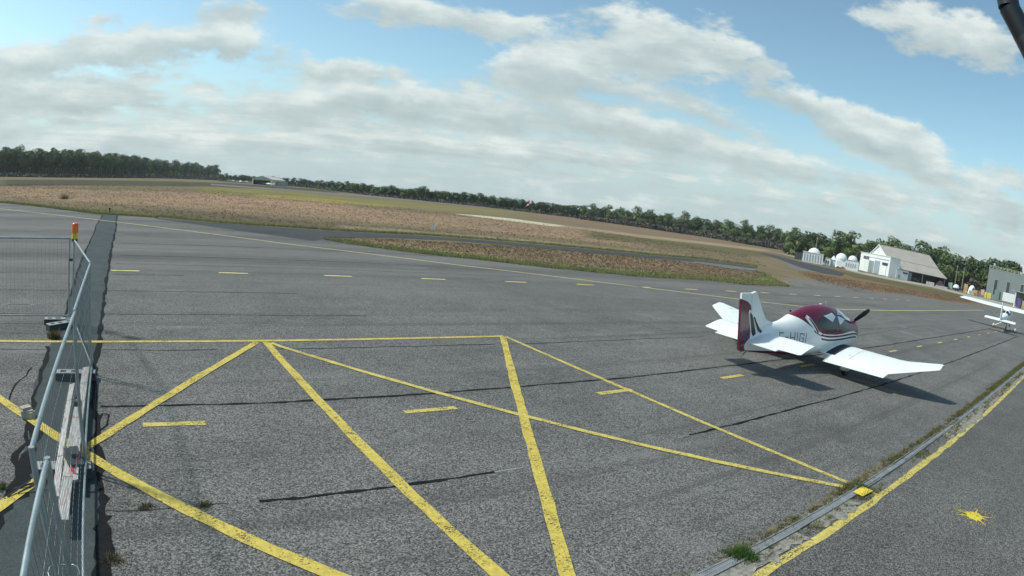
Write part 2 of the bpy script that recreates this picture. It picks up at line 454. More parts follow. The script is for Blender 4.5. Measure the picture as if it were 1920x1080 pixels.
base = t.mix(t.m('MULTIPLY', t.sstep(pale, 0.56, 0.72), 0.38), base, (0.235, 0.228, 0.215))
finish(t, base)

def sheet(name, pts, z, mat, cell=None):
    q = MB(); q.face([(x, y, z) for x, y in pts])
    o = q.build(name, mat)
    return struct(o)

APRON = [(-30, -8), (140, -8), (134.937, 16.965), (117.953, 21.063), (92.179, 23.484), (83.499, 27.524), (61.192, 26.219), (57.591, 27.093), (48.59, 27.14), (39.655, 26.169), (36.838, 27.348), (28.69, 26.909), (22.71, 28.483), (18.149, 31.012), (15.911, 32.026), (13.834, 34.198), (12.624, 35.611), (11.466, 37.501), (8.687, 41.049), (7.069, 42.653), (1.036, 49.594), (-2.404, 51.125), (-3.812, 51.213), (-8.851, 57.475), (-12.485, 61.776), (-16.601, 66.008), (-25.046, 74.975), (-60, 45), (-60, -8)]
def ragged(pts, amp=0.10, step=0.8, closed=True):
    out = []
    r = random.Random(3)
    n = len(pts)
    for i in range(n if closed else n - 1):
        a, b = Vector(pts[i]), Vector(pts[(i + 1) % n])
        L = (b - a).length
        if L > 80:
            out.append(tuple(a)); continue
        k = max(1, int(L / step)); nn = Vector((-(b - a).y, (b - a).x)).normalized()
        for j in range(k):
            p = a + (b - a) * (j / k) + nn * r.uniform(-amp, amp) * (0 if j == 0 else 1)
            out.append((p.x, p.y))
    if not closed: out.append(tuple(pts[-1]))
    return out
apron = sheet("apron", ragged(APRON, 0.14, 0.7), 0.0, m_apron)

m_stand, t, base = asphalt("stand_asphalt", 0.86, (1.01, 1.0, 0.965), 1.0, 0.9)
finish(t, base)
sheet("parking_strip", [(-2, 2.50), (20, 2.50), (40, 2.52), (70, 2.55), (70, -7.9), (-2, -7.9)], 0.004, m_stand)
m_taxi, t, base = asphalt("taxiway_asphalt", 0.42, (0.97, 1.0, 1.04), 0.6, 0.6)
finish(t, base, 0.85)
taxi = sheet("taxiway", [(1.036, 49.594), (5.576, 46.456), (9.177, 45.282), (15.913, 44.532), (23.161, 45.693), (30.929, 45.733), (40.091, 45.705), (50.442, 45.136), (61.076, 46.804), (68.965, 43.91), (62.951, 40.34), (57.321, 41.599), (52.908, 41.805), (46.946, 41.961), (38.127, 41.636), (30.668, 42.405), (23.357, 42.689), (17.814, 41.328), (12.628, 39.027), (10.656, 35.926), (6.728, 40.506), (1.018, 48.438)], 0.004, m_taxi)
m_pale, t, base = asphalt("worn_pale_tarmac", 1.15, (1.05, 1.0, 0.93), 0.6, 0.8)
finish(t, base)
sheet("service_road", [(54.136, 43.024), (57.78, 42.329), (64.511, 41.032), (55.254, 35.884), (53.635, 38.881), (51.637, 40.785)], 0.008, m_pale)
sheet("taxiway_spur", [(163.433, 101.486), (138.721, 74.171), (131.933, 62.771), (118.886, 53.5), (99.536, 45.339), (94.346, 46.914), (102.257, 55.928), (132.208, 79.556), (150.768, 97.318)], 0.004, m_taxi)
sheet("gravel_shoulder", [(129.793, 78.092), (100.848, 55.149), (95.222, 47.677), (86.809, 47.08), (88.447, 51.1), (96.172, 53.799), (113.573, 67.158)], 0.004, m_pale)
sheet("gravel_corner", [(57.466, 32.971), (63.428, 32.761), (66.658, 31.465), (66.672, 28.557), (69.207, 26.718), (56.734, 26.68), (49.277, 27.012)], 0.004, m_pale)
sheet("runway", [(30.334, 276.58), (53.676, 262.433), (77.952, 262.182), (140.924, 295.873), (190.599, 312.503), (232.41, 340.331), (155.35, 254.561), (113.358, 237.813), (64.906, 218.078), (44.916, 219.299), (26.01, 236.669)], 0.004, m_pale)
m_sand = paint("pale_sand", (.50, .45, .29), 1.0, 0.25, 0.3)
sheet("sand_track", [(62.566, 112.718), (72.491, 118.356), (81.977, 119.552), (88.702, 110.967), (87.114, 106.113), (76.973, 97.058), (69.521, 101.272), (64.721, 105.584), (63.002, 109.016)], 0.006, m_sand)
m_conc = paint("old_concrete", (.34, .31, .25), 0.95, 0.2, 0.4)
sheet("service_path", [(220.44, 136.289), (193.889, 98.829), (169.681, 70.781), (175.988, 62.366), (199.33, 56.349), (187.086, 39.5), (191.151, 31.401), (191.833, 21.627), (157.856, 17.668), (162.691, 26.621), (159.296, 33.531), (170.699, 48.161), (149.796, 52.988), (144.563, 60.209), (167.713, 85.402)], 0.004, m_conc)

# ------------------------------------------------------------------ yellow markings
def marking_mat(name, col, wear):
    m, t = material(name)
    P = t.geo
    n = t.m('ADD', t.m('MULTIPLY', t.noise(P, 40.0, 4, 0.75), 0.50), t.m('ADD', t.m('MULTIPLY', t.noise(P, 2.4, 5, 0.65), 0.38), t.m('MULTIPLY', t.sep(t.vor(P, 62.0))[0], 0.12)))
    cc = t.ramp(t.noise(P, 12.0, 4, 0.7), (0.3, tuple(c * .7 for c in col)), (0.6, col), (0.75, tuple(min(1, c * 1.2) for c in col)))
    t.put(t.b.inputs['Base Color'], cc)
    t.b.inputs['Roughness'].default_value = 0.75
    tr = t.n('ShaderNodeBsdfTransparent')
    mx = t.n('ShaderNodeMixShader')
    t.put(mx.inputs[0], t.sstep(n, wear + 0.05, wear - 0.05))
    t.t.links.new(t.b.outputs[0], mx.inputs[1]); t.t.links.new(tr.outputs[0], mx.inputs[2])
    t.t.links.new(mx.outputs[0], t.out.inputs[0])
    return m
m_yel = marking_mat("yellow_marking", (.60, .46, .085), 0.435)
m_yelw = marking_mat("worn_yellow_marking", (.60, .48, .12), 0.44)
m_yelf = marking_mat("faded_yellow_marking", (.66, .57, .24), 0.42)

ZN = [0]
def strip(name, pts, wd, z, mat, jit=0.012, step=0.35):
    q = MB()
    ZN[0] += 1; z += (ZN[0] % 9) * 0.0007 if wd < 0.2 and name == "stand_line" else 0
    r = random.Random(len(name) + int(abs(pts[0][0]) * 7))
    ps = []
    for a, b in zip(pts, pts[1:]):
        a, b = Vector(a), Vector(b)
        k = max(1, int((b - a).length / step))
        for j in range(k):
            ps.append(a + (b - a) * (j / k))
    ps.append(Vector(pts[-1]))
    L, Rr_ = [], []
    for i, p in enumerate(ps):
        d = (ps[min(i + 1, len(ps) - 1)] - ps[max(i - 1, 0)]).normalized()
        nn = Vector((-d.y, d.x))
        L.append(p + nn * (wd / 2 + r.uniform(-jit, jit))); Rr_.append(p - nn * (wd / 2 + r.uniform(-jit, jit)))
    for i in range(len(ps) - 1):
        q.face([(*L[i], z), (*Rr_[i], z), (*Rr_[i + 1], z), (*L[i + 1], z)])
    return struct(q.build(name, mat))

ZM = 0.008
strip("stand_line", [(-9, 12.78), (-3.2, 12.84), (2.67, 12.91), (9.1, 13.0)], 0.145, ZM, m_yel)
strip("stand_line", [(9.13, 12.93), (9.13, 3.12)], 0.12, ZM, m_yelw)
strip("stand_line", [(9.02, 12.9), (6.82, 9.13), (5.6, 7.0), (3.73, 3.75), (2.9, 2.2)], 0.165, ZM, m_yel)
strip("stand_line", [(2.94, 12.72), (3.1, 12.4), (5.6, 8.45), (8.9, 3.15)], 0.125, ZM + .002, m_yelw)
strip("stand_line", [(2.83, 12.8), (2.97, 8.0), (3.08, 4.0), (3.12, 1.0)], 0.165, ZM, m_yel)
strip("stand_line", [(2.62, 12.78), (-0.73, 7.78), (-1.84, 6.1), (-3.2, 4.0)], 0.16, ZM, m_yel)
strip("stand_line", [(-3.053, 10.092), (-2.49, 9.46), (-0.75, 7.35), (1.59, 4.50), (2.6, 3.2)], 0.17, ZM, m_yel)
strip("apron_edge_line", [(2.0, 2.55), (5.5, 2.57), (9.5, 2.58), (18, 2.53), (29, 2.58), (60, 2.6)], 0.13, ZM, m_yelw, 0.02)
strip("taxi_line", [(-24, 66), (-9.97, 52.0), (0.05, 42.1), (8.62, 33.2), (16.0, 27.3), (24.0, 22.4), (30.5, 18.95), (34, 17.7), (38.2, 17.0), (48, 16.7), (70, 16.9), (95, 17.3)], 0.17, ZM, m_yelf)
for k in range(0, 18):
    if 0 < k < 18 or k == 0:
        strip("stand_dash", [(0.0 + 4.145 * k, 8.38), (0.95 + 4.145 * k, 8.39)], 0.145, ZM, m_yelw)
for k in range(0, 18):
    strip("far_dash", [(-1.12 + 4.14 * k + (0.02 if k == 0 else 0), 22.42), (0.0 + 4.14 * k, 22.40)], 0.20, ZM, m_yelf)
# short tick that joins the stand line at the drain, and the sprayed splat
strip("drain_paint", [(8.78, 2.86), (9.16, 2.83)], 0.20, 0.0295, marking_mat("fresh_yellow", (.78, .60, .06), 0.25), 0.01)
strip("stand_line", [(9.13, 3.1), (9.13, 2.62)], 0.07, ZM - .001, m_yelw)
q = MB()
cx, cy = (9.86, 0.986)
for k in range(11):
    a = k * 2 * PI / 11 + rnd.uniform(-.2, .2)
    L = rnd.uniform(.19, .28) if k not in (0, 3, 4, 7, 9) else rnd.uniform(.34, .50)
    a2 = a + .30
    q.face([(cx, cy, .009), (cx + .15 * math.cos(a), cy + .15 * math.sin(a), .009), (cx + L * math.cos(a + .15), cy + L * math.sin(a + .15), .009), (cx + .15 * math.cos(a2), cy + .15 * math.sin(a2), .009)])
for k in range(90):
    a, L = rnd.uniform(0, 2 * PI), rnd.uniform(.14, .5); s_ = rnd.uniform(.006, .022)
    x, y = cx + L * math.cos(a), cy + L * math.sin(a)
    q.face([(x, y, .009), (x + s_, y, .009), (x + s_, y + s_, .009), (x, y + s_, .009)])
q.ell((cx, cy, .006), (.18, .15, .005), 12, 4)
struct(q.build("paint_splat", marking_mat("splat_yellow", (.72, .55, .05), 0.42)))

# ------------------------------------------------------------------ tarred joints, cracks, trench patch
m_tar = paint("bitumen", (.010, .011, .012), 0.9, 0.4, 8, spec=0.15)
m_seam = paint("dry_seam", (.034, .034, .034), 0.95, 0.3, 6)
m_pseam = paint("sandy_seam", (.30, .28, .23), 0.95, 0.3, 6)
def crack(name, pts, wd, mat, amp=0.02, gaps=0.0, z=0.004, seed=1, wvar=.6):
    q = MB(); r = random.Random(seed)
    ps = []
    for a, b in zip(pts, pts[1:]):
        a, b = Vector(a), Vector(b)
        L = (b - a).length; k = max(1, int(L / max(0.12, min(1.2, 0.02 * a.length))))
        for j in range(k):
            ps.append(a + (b - a) * (j / k))
    ps.append(Vector(pts[-1]))
    off = 0; pp = []
    for i, p in enumerate(ps):
        d = (ps[min(i + 1, len(ps) - 1)] - ps[max(i - 1, 0)]).normalized()
        off = off * 0.8 + r.uniform(-amp, amp)
        pp.append((p + Vector((-d.y, d.x)) * off, Vector((-d.y, d.x)), wd / 2 * r.uniform(1 - wvar, 1 + wvar * .6)))
    on = True
    for (p, n_, w0), (p2, n2_, w1) in zip(pp, pp[1:]):
        if gaps and r.random() < gaps: on = not on
        if on:
            q.face([(*(p + n_ * w0), z), (*(p - n_ * w0), z), (*(p2 - n2_ * w1), z), (*(p2 + n2_ * w1), z)])
    return struct(q.build(name, mat))
crack("tarred_joint", [(-.68, 9.13), (4.7, 9.14), (16.8, 9.19), (30, 9.25)], 0.07, m_tar, 0.014, seed=2)
crack("tarred_joint", [(30, 9.25), (57, 9.3)], 0.09, m_tar, 0.014, seed=92, wvar=.3)
crack("tarred_joint", [(1.25, 6.04), (2.6, 6.03), (4.35, 6.03)], 0.06, m_tar, 0.012, seed=3)
crack("tarred_joint", [(8.3, 6.02), (12.4, 6.0), (19, 5.96), (30, 6.05)], 0.07, m_tar, 0.018, seed=4)
crack("tarred_joint", [(30, 6.05), (55, 6.35)], 0.085, m_tar, 0.018, seed=94, wvar=.3)
crack("slab_joint", [(4.35, 6.03), (8.3, 6.02)], 0.02, m_pseam, 0.01, 0.12, seed=5)
crack("slab_joint", [(-.6, 6.0), (1.25, 6.04)], 0.018, m_seam, 0.02, 0.08, seed=6)
crack("slab_joint", [(-.8, 12.27), (16.6, 12.24)], 0.035, m_tar, 0.02, 0.03, seed=7)
crack("slab_joint", [(20, 12.1), (37, 12.0), (90, 12.0)], 0.06, m_seam, 0.03, 0.04, seed=8)
for i, (v_, u1, ww) in enumerate(((15.46, 60, .055), (18.58, 60, .06), (21.6, 60, .085), (24.1, 40, .07), (26.6, 55, .09), (31.1, 50, .11), (35.6, 30, .12), (40.5, 26, .14), (46, 12, .14))):
    crack("slab_joint", [(-1.0, v_), (10, v_ + .03), (u1, v_)], ww, m_seam, 0.02, 0.02, seed=20 + i)
for i, v_ in enumerate((12.27, 15.4, 18.5, 21.6, 26.6, 31, 9.13, 36)):
    crack("slab_joint", [(-25 if v_ > 12 else -12, v_ - .05), (-2.0, v_)], .03 + v_ * .001, m_seam, 0.02, 0.05, seed=40 + i)
crack("fine_crack", [(26.6, 10.9), (33, 11.4), (40, 11.8)], 0.05, m_seam, 0.05, seed=60)
crack("fine_crack", [(15.834, 14.417), (15.621, 13.307), (16.08, 12.503)], 0.03, m_seam, 0.04, 0.1, seed=61)
crack("fine_crack", [(12.231, 3.789), (12.144, 3.295)], 0.014, m_pseam, 0.02, 0.1, seed=62)
crack("pale_joint", [(18.761, 2.589), (18.729, 2.015), (18.565, 0.485)], 0.022, m_pseam, 0.008, seed=63)
crack("fine_crack", [(-0.696, 8.452), (-0.653, 8.861), (-0.522, 8.815), (-0.562, 8.409), (-0.654, 8.201)], 0.035, m_tar, 0.02, seed=64)
crack("fine_crack", [(-2.309, 9.412), (-2.324, 10.174), (-2.174, 10.632), (-2.169, 11.122)], 0.04, m_tar, 0.03, seed=65)

m_patch, t, base = asphalt("trench_asphalt", 0.56, (0.90, 1.02, 1.0), 0.35, 0.5, 0.3)
base = t.mix(0.72, base, t.mix(1.0, (0.044, 0.056, 0.060), t.ramp(t.noise(t.geo, 1.3, 6, 0.65), (0.3, (.7, .7, .7)), (0.7, (1.35, 1.35, 1.35))), 'MULTIPLY'))
finish(t, base, 0.85, 0.003)
PL = [(-3.4, 50.6), (-3.1, 40), (-2.75, 32), (-2.45, 24), (-2.15, 18), (-1.95, 14.8), (-2.0, 12.5), (-1.98, 10.2), (-1.85, 9.0), (-1.72, 8.0), (-1.76, 6.7), (-1.8, 5.6), (-1.7, 4.2), (-1.6, 2.5)]
PR = [(-.55, 2.5), (-.56, 4.86), (-.55, 5.76), (-.60, 7.31), (-.80, 9.3), (-.83, 10.19), (-.90, 12.5), (-.98, 15), (-1.06, 17.4), (-1.21, 23.3), (-1.45, 30), (-1.63, 36), (-1.9, 44), (-2.17, 51.2)]
PLr = ragged(PL, .03, .28, False); PRr = ragged(PR, .03, .28, False)
sheet("trench_patch", PLr + PRr, 0.004, m_patch)
crack("tar_edge", PR, 0.12, m_tar, 0.025, z=.0055, seed=70)
crack("tar_edge", [(x + .02, y) for x, y in PL[:6]], 0.09, m_tar, 0.03, z=.0055, seed=71)
crack("tar_edge", PL[6:11], 0.10, m_tar, 0.07, z=.0055, seed=72)
crack("tar_edge", [(-1.72, 8.6), (-1.62, 8.1), (-1.60, 7.6), (-1.66, 7.1), (-1.72, 6.7), (-1.85, 6.1), (-1.9, 5.6)], 0.26, m_tar, 0.09, z=.0062, seed=73)
crack("tar_edge", [(-.56, 5.9), (-.55, 5.0), (-.53, 4.2), (-.53, 3.0)], 0.17, m_tar, 0.04, z=.0062, seed=74)

# ------------------------------------------------------------------ drain: concrete channel with a steel grate, gritty margin
m_grit = paint("grit", (.24, .225, .19), 1.0, 0.45, 14)
crack("grit_margin", [(3.5, 2.84), (9, 2.82), (20, 2.80), (33, 2.85), (60, 2.9)], 0.42, m_grit, 0.05, 0.03, z=.0105, seed=80, wvar=.5)
m_silt = paint("brown_silt", (.15, .125, .085), 1.0, .4, 10)
crack("silt_margin", [(4.5, 3.07), (9, 3.09), (20, 3.12), (33, 3.2), (60, 3.3)], 0.16, m_silt, 0.05, 0.12, z=.0125, seed=81, wvar=.8)
m_chan = paint("grey_channel", (.20, .21, .21), 0.7, 0.25, 5)
m_grate = paint("galvanised_grate", (.30, .315, .32), 0.5, 0.2, 6, metal=0.3)
drain = thing("drain_channel", "long grey drain channel with a slotted grate beside the yellow edge line", "drain", (0, 0, 0))
q = MB()
x = 3.9
while x < 62:
    L = 1.0
    yy = 2.93 + 0.004 * (x - 5)
    for s_ in (-1, 1):
        q.box((x + L / 2, yy + s_ * 0.062 + rnd.uniform(-.005, .005), 0.004 + rnd.uniform(-.004, .004)), (L - .02, 0.022, 0.04), rnd.uniform(-.006, .006))
    if not (x > 8.5 and x < 9.5):
        pass
    x += L
q.build("channel_rim", m_chan, drain)
q = MB()
x = 3.9
while x < 9.0:
    q.box((x, 2.93, 0.012), (0.016, 0.10, 0.02)); x += 0.033
q.box((6.4, 2.93, 0.012), (5.1, 0.012, 0.021))
q.build("grate", m_grate, drain)
x = 9.3
while x < 62:
    L = rnd.uniform(.9, 1.1)
    q = MB(); q.box((x + L / 2, 2.93 + 0.004 * (x - 5), rnd.uniform(.004, .009)), (L - .04, 0.075, 0.022), rnd.uniform(-.004, .004))
    if rnd.random() > .12: q.build("channel_cover", m_chan, drain)
    x += L

# ------------------------------------------------------------------ grass: tufts on the verges
def grass_mesh(name, pts, hs, ws, cols, mat, blades=5, seed=1, lean=.35):
    r = np.random.default_rng(seed)
    n = len(pts)
    P = np.repeat(np.asarray(pts, float), blades, 0)
    H_ = np.repeat(hs, blades) * r.uniform(.6, 1.15, n * blades)
    W_ = np.repeat(ws, blades) * r.uniform(.6, 1.3, n * blades)
    a = r.uniform(0, 2 * PI, n * blades)
    sp = np.repeat(ws, blades) * 1.6
    bx = P[:, 0] + r.normal(0, 1, n * blades) * sp; by = P[:, 1] + r.normal(0, 1, n * blades) * sp
    dx, dy = np.cos(a) * W_ / 2, np.sin(a) * W_ / 2
    la = r.uniform(0, 2 * PI, n * blades); ll = H_ * r.uniform(0, lean, n * blades)
    v = np.empty((n * blades, 3, 3))
    v[:, 0] = np.stack([bx - dx, by - dy, np.zeros_like(bx) - .01], 1)
    v[:, 1] = np.stack([bx + dx, by + dy, np.zeros_like(bx) - .01], 1)
    v[:, 2] = np.stack([bx + ll * np.cos(la), by + ll * np.sin(la), H_], 1)
    me = bpy.data.meshes.new(name)
    nv = n * blades * 3
    me.from_pydata(v.reshape(-1, 3).tolist(), [], np.arange(nv).reshape(-1, 3).tolist())
    ca = me.color_attributes.new("tint", 'FLOAT_COLOR', 'POINT')
    c = np.repeat(np.asarray(cols, float), blades, 0) * r.uniform(.86, 1.16, (n * blades, 1))
    c = np.repeat(c, 3, 0)
    ca.data.foreach_set('color', np.concatenate([np.clip(c, 0, 1), np.ones((nv, 1))], 1).ravel())
    me.materials.append(mat)
    o = bpy.data.objects.new(name, me)
    COL.objects.link(o)
    return o
m_blade, t = material("grass_blades")
t.put(t.b.inputs['Base Color'], t.n('ShaderNodeAttribute', attribute_name='tint').outputs[0])
t.b.inputs['Roughness'].default_value = 0.8
t.b.inputs['Specular IOR Level'].default_value = 0.1
tl = t.n('ShaderNodeBsdfTranslucent')
t.put(tl.inputs[0], t.n('ShaderNodeAttribute', attribute_name='tint').outputs[0])
up = t.n('ShaderNodeCombineXYZ'); up.inputs[2].default_value = 1.0
nrm = t.v('NORMALIZE', t.v('ADD', t.v('MULTIPLY', t.n('ShaderNodeNewGeometry').outputs['Normal'], (.25, .25, .25)), up.outputs[0]))
t.put(t.b.inputs['Normal'], nrm)
mx = t.n('ShaderNodeMixShader'); mx.inputs[0].default_value = .30
t.t.links.new(t.b.outputs[0], mx.inputs[1]); t.t.links.new(tl.outputs[0], mx.inputs[2]); t.t.links.new(mx.outputs[0], t.out.inputs[0])
nrng = np.random.default_rng(5)
def scatter(poly, n, rmin=0):
    xs, ys = [p[0] for p in poly], [p[1] for p in poly]
    px = nrng.uniform(min(xs), max(xs), n * 6); py = nrng.uniform(min(ys), max(ys), n * 6)
    R = np.hypot(px, py)
    keep = (seg_dist(px, py, poly) > 0) & (nrng.uniform(0, 1, px.size) < np.clip((45 / np.maximum(R, 1)) ** 1.6, 0, 1))
    return np.stack([px[keep], py[keep]], 1)[:n]
def edge_points(line, n, wd):
    out = []
    segs = [(Vector(a), Vector(b)) for a, b in zip(line, line[1:])]
    tot_ = sum((b - a).length / max(20, a.length) for a, b in segs)
    for a, b in segs:
        k = int(n * (b - a).length / max(20, a.length) / tot_)
        d = (b - a).normalized(); nn = Vector((-d.y, d.x))
        for _ in range(k):
            p = a + (b - a) * nrng.uniform() + nn * (abs(nrng.normal(0, wd)) - .05)
            out.append((p.x, p.y))
    return out
ISLAND = [(11.701, 37.928), (12.755, 39.429), (16.16, 40.111), (20.635, 40.703), (31.36, 42.049), (43.949, 41.59), (54.023, 39.534), (53.308, 37.924), (60.6, 38.504), (59.853, 36.539), (48.59, 27.14), (39.655, 26.169), (36.838, 27.348), (28.69, 26.909), (22.71, 28.483), (18.149, 31.012), (15.911, 32.026), (13.834, 34.198), (12.624, 35.611)]
RIGHTG = [(80.869, 44.757), (91.107, 41.245), (110.444, 36.174), (136.389, 31.161), (132.31, 23.713), (94.24, 24.024), (85.244, 28.114), (62.169, 26.649), (64.998, 32.116)]
FIELD = [(-36.762, 144.854), (4.171, 162.953), (29.148, 141.663), (57.764, 115.531), (90.706, 103.02), (110.85, 73.771), (76.702, 47.01), (68.775, 45.526), (62.242, 47.71), (51.291, 45.907), (40.699, 46.409), (31.572, 46.701), (23.606, 46.587), (16.098, 45.062), (9.331, 46.067), (5.637, 46.991), (1.055, 50.806), (-2.437, 51.756), (-8.976, 58.266), (-16.867, 67.052)]
pts_all = []
def add_region(poly, n):
    p = scatter(poly, n); return p
isl = add_region(ISLAND, 9000); rg = add_region(RIGHTG, 2500); fd = add_region(FIELD, 12000)
allp = np.concatenate([isl, rg, fd])
cg = ground_colour(allp[:, 0], allp[:, 1]) * 1.0
Ra = np.hypot(allp[:, 0], allp[:, 1])
hs = np.clip(.07 + Ra * .0006, .07, .15) * nrng.uniform(.6, 1.2, len(allp)); ws = np.clip(Ra * .0006, .015, .055)
gr = grass_mesh("meadow_grass", allp, hs, ws, cg, m_blade, 4, 2)
tag(gr, "dry reddish meadow grass covering the airfield beyond the apron", "grass", kind='stuff')
# green fringes at the tarmac edge
f1 = edge_points([(11.481, 37.194), (12.509, 35.279), (13.711, 33.885), (15.773, 31.741), (17.99, 30.734), (22.509, 28.224), (28.416, 26.646), (36.432, 27.039), (39.205, 25.864), (47.951, 26.774)][::1], 6500, .9)
f2 = edge_points([(70.354, 44.808), (62.242, 47.71), (51.291, 45.907), (40.699, 46.409), (31.572, 46.701), (23.606, 46.587), (16.098, 45.062), (9.331, 46.067), (5.637, 46.991), (1.055, 50.806)][::-1], 3500, .5)
f3 = edge_points([(-16.601, 66.008), (-12.485, 61.776), (-8.851, 57.475), (-3.812, 51.213), (-2.404, 51.125), (1.036, 49.594)], 1800, .5)
fr = np.array(f1 + f2 + f3)
Rf = np.hypot(fr[:, 0], fr[:, 1])
cols = np.array([(.24, .26, .11)]) * nrng.uniform(.7, 1.4, (len(fr), 1)) + nrng.uniform(0, .04, (len(fr), 3)) * np.array([1, .6, .2])
fg = grass_mesh("verge_grass", fr, np.clip(.10 + Rf * .0022, .14, .4) * nrng.uniform(.5, 1.1, len(fr)), np.clip(Rf * .001, .03, .12), cols, m_blade, 4, 3)
tag(fg, "green verge grass fringing the edge of the tarmac", "grass", kind='stuff')

# weeds in the drain margin and cracks
wp, wh = [], []
for x_, y_, s_, n_ in ((7.0, 3.06, .22, 26), (7.6, 3.04, .2, 16), (9.0, 3.12, .25, 60), (8.3, 3.08, .15, 16), (11.2, 3.12, .3, 36), (14.5, 3.12, .5, 60), (17, 3.14, .7, 80), (20, 3.15, 1.0, 90), (24, 3.2, 1.2, 110), (28.5, 3.2, 1.4, 130), (33, 3.25, 1.6, 120), (39, 3.25, 2, 90), (8, 2.80, 1.2, 60), (10, 3.10, 1.5, 90), (12.5, 3.1, 1.5, 90), (18, 2.80, 2.5, 90), (22, 3.16, 3, 160), (6.2, 3.05, .5, 50), (30, 3.22, 4, 200), (5.9, 2.76, .2, 16), (7.3, 2.74, .3, 18), (9.1, 2.72, .2, 24), (12, 2.78, .5, 24), (15, 2.76, .5, 24), (24, 2.8, 2, 60), (29, 2.8, 2, 60)):
    for _ in range(n_):
        wp.append((x_ + nrng.normal(0, s_), y_ + nrng.normal(0, .045))); wh.append(.035 + .02 * nrng.uniform())
wp = np.array(wp); wh = np.array(wh)
wc = np.array([(.11, .125, .045)]) * nrng.uniform(.5, 1.5, (len(wp), 1)) + np.array([(.11, .075, .03)]) * nrng.uniform(0, 1, (len(wp), 1))
wd_ = grass_mesh("drain_weeds", wp, wh * (1 + np.hypot(wp[:, 0], wp[:, 1]) * .03), .008 + .0006 * np.hypot(wp[:, 0], wp[:, 1]), wc, m_blade, 9, 4, 1.0)
tag(wd_, "small green and brown weeds growing along the drain channel", "weeds", kind='stuff')
def tuft(name, x, y, rad, h, n, col, label, cat="weed", col2=None, seed=1):
    r = np.random.default_rng(seed)
    p = np.stack([x + r.normal(0, rad * .5, n), y + r.normal(0, rad * .5, n)], 1)
    cc = np.tile(np.array(col), (n, 1))
    if col2: 
        k = r.uniform(0, 1, n) < .5; cc[k] = col2
    o = grass_mesh(name, p, np.full(n, h), np.full(n, .014), cc, m_blade, 6, seed, 1.1)
    return tag(o, label, cat)
tuft("weed_tuft", *(5.659, 2.953), .17, .10, 130, (.07, .14, .035), "bushy bright green weed clump at the near end of the drain", seed=11)
tuft("weed_tuft", *(0.605, 6.029), .07, .05, 26, (.09, .12, .04), "tiny green weed in the joint right of the thick yellow line", col2=(.18, .12, .06), seed=12)
tuft("weed_tuft", *(-0.096, 6.063), .10, .04, 26, (.15, .12, .06), "flat brownish weed in the joint left of the thick yellow line", col2=(.09, .09, .04), seed=13)
tuft("weed_tuft", *(-0.47, 5.072), .11, .05, 40, (.11, .12, .05), "olive weed patch beside the trench at the bottom of the picture", col2=(.17, .14, .08), seed=14)
tuft("weed_tuft", *(-1.987, 13.139), .12, .17, 60, (.06, .085, .03), "spiky dark weed growing beside the fence foot blocks", col2=(.16, .10, .06), seed=15)
tuft("weed_tuft", *(9.17, 2.935), .12, .05, 60, (.09, .13, .04), "green weed patch at the tip of the two thin yellow lines", seed=16)
tuft("weed_tuft", *(-1.899, 6.537), .08, .06, 30, (.10, .13, .04), "green weed at the left picture edge above the thick yellow line", seed=17)
tuft("weed_tuft", *(-10.377, 76.656), .7, .8, 60, (.07, .07, .035), "dark low bush standing in the dry meadow left of the trench", cat="bush", seed=18)

# ------------------------------------------------------------------ aircraft materials
m_white = paint("white_aircraft_paint", (.77, .80, .77), 0.38, 0.05, 1.6, coat=0.25)
m_maroon = paint("maroon_paint", (.115, .010, .030), 0.28, 0.10, 2.0, coat=0.6)
m_black = paint("black_rubber", (.012, .012, .013), 0.6, 0.2, 6)
m_walk = paint("anti_slip_black", (.022, .026, .045), 0.85, 0.2, 10)
m_prop = paint("propeller_black", (.010, .010, .012), 0.35, 0.2, 6)
m_grey = paint("grey_metal", (.30, .31, .32), 0.4, 0.15, 6, metal=0.6)
m_letter = paint("dark_grey_lettering", (.10, .11, .13), 0.4, 0.1, 6)
m_pearl = paint("white_trim", (.80, .80, .80), 0.35, 0.04, 4)
m_glass, t = material("tinted_acrylic")
t.put(t.b.inputs['Base Color'], t.ramp(t.noise(t.obj, 2.5, 4), (0.3, (.012, .016, .017)), (0.7, (.032, .040, .042))))
t.b.inputs['Roughness'].default_value = 0.12
t.b.inputs['Specular IOR Level'].default_value = 0.35
m_screen = paint("clear_windscreen", (.16, .22, .25), 0.08, 0.2, 3, spec=0.8, coat=1.0)
m_sheen = paint("pale_glass_sheen", (.62, .68, .68), 0.35, 0.08, 5)  # pale colour standing in for sky reflections on the canopy glass

def interp(x, tab, k):
    tab = sorted(tab)
    xs = [r[0] for r in tab]; ys = [r[k] for r in tab]
    # monotone smooth (cosine) interpolation
    if x <= xs[0]: return ys[0]
    if x >= xs[-1]: return ys[-1]
    for i in range(len(xs) - 1):
        if xs[i] <= x <= xs[i + 1]:
            h = xs[i + 1] - xs[i]; s_ = (x - xs[i]) / h
            def sl(j):
                if j <= 0 or j >= len(xs) - 1: return 0 if j <= 0 else (ys[-1] - ys[-2]) / (xs[-1] - xs[-2])
                return (ys[j + 1] - ys[j - 1]) / (xs[j + 1] - xs[j - 1])
            m0, m1 = sl(i) * h, sl(i + 1) * h
            return (2 * s_**3 - 3 * s_**2 + 1) * ys[i] + (s_**3 - 2 * s_**2 + s_) * m0 + (-2 * s_**3 + 3 * s_**2) * ys[i + 1] + (s_**3 - s_**2) * m1

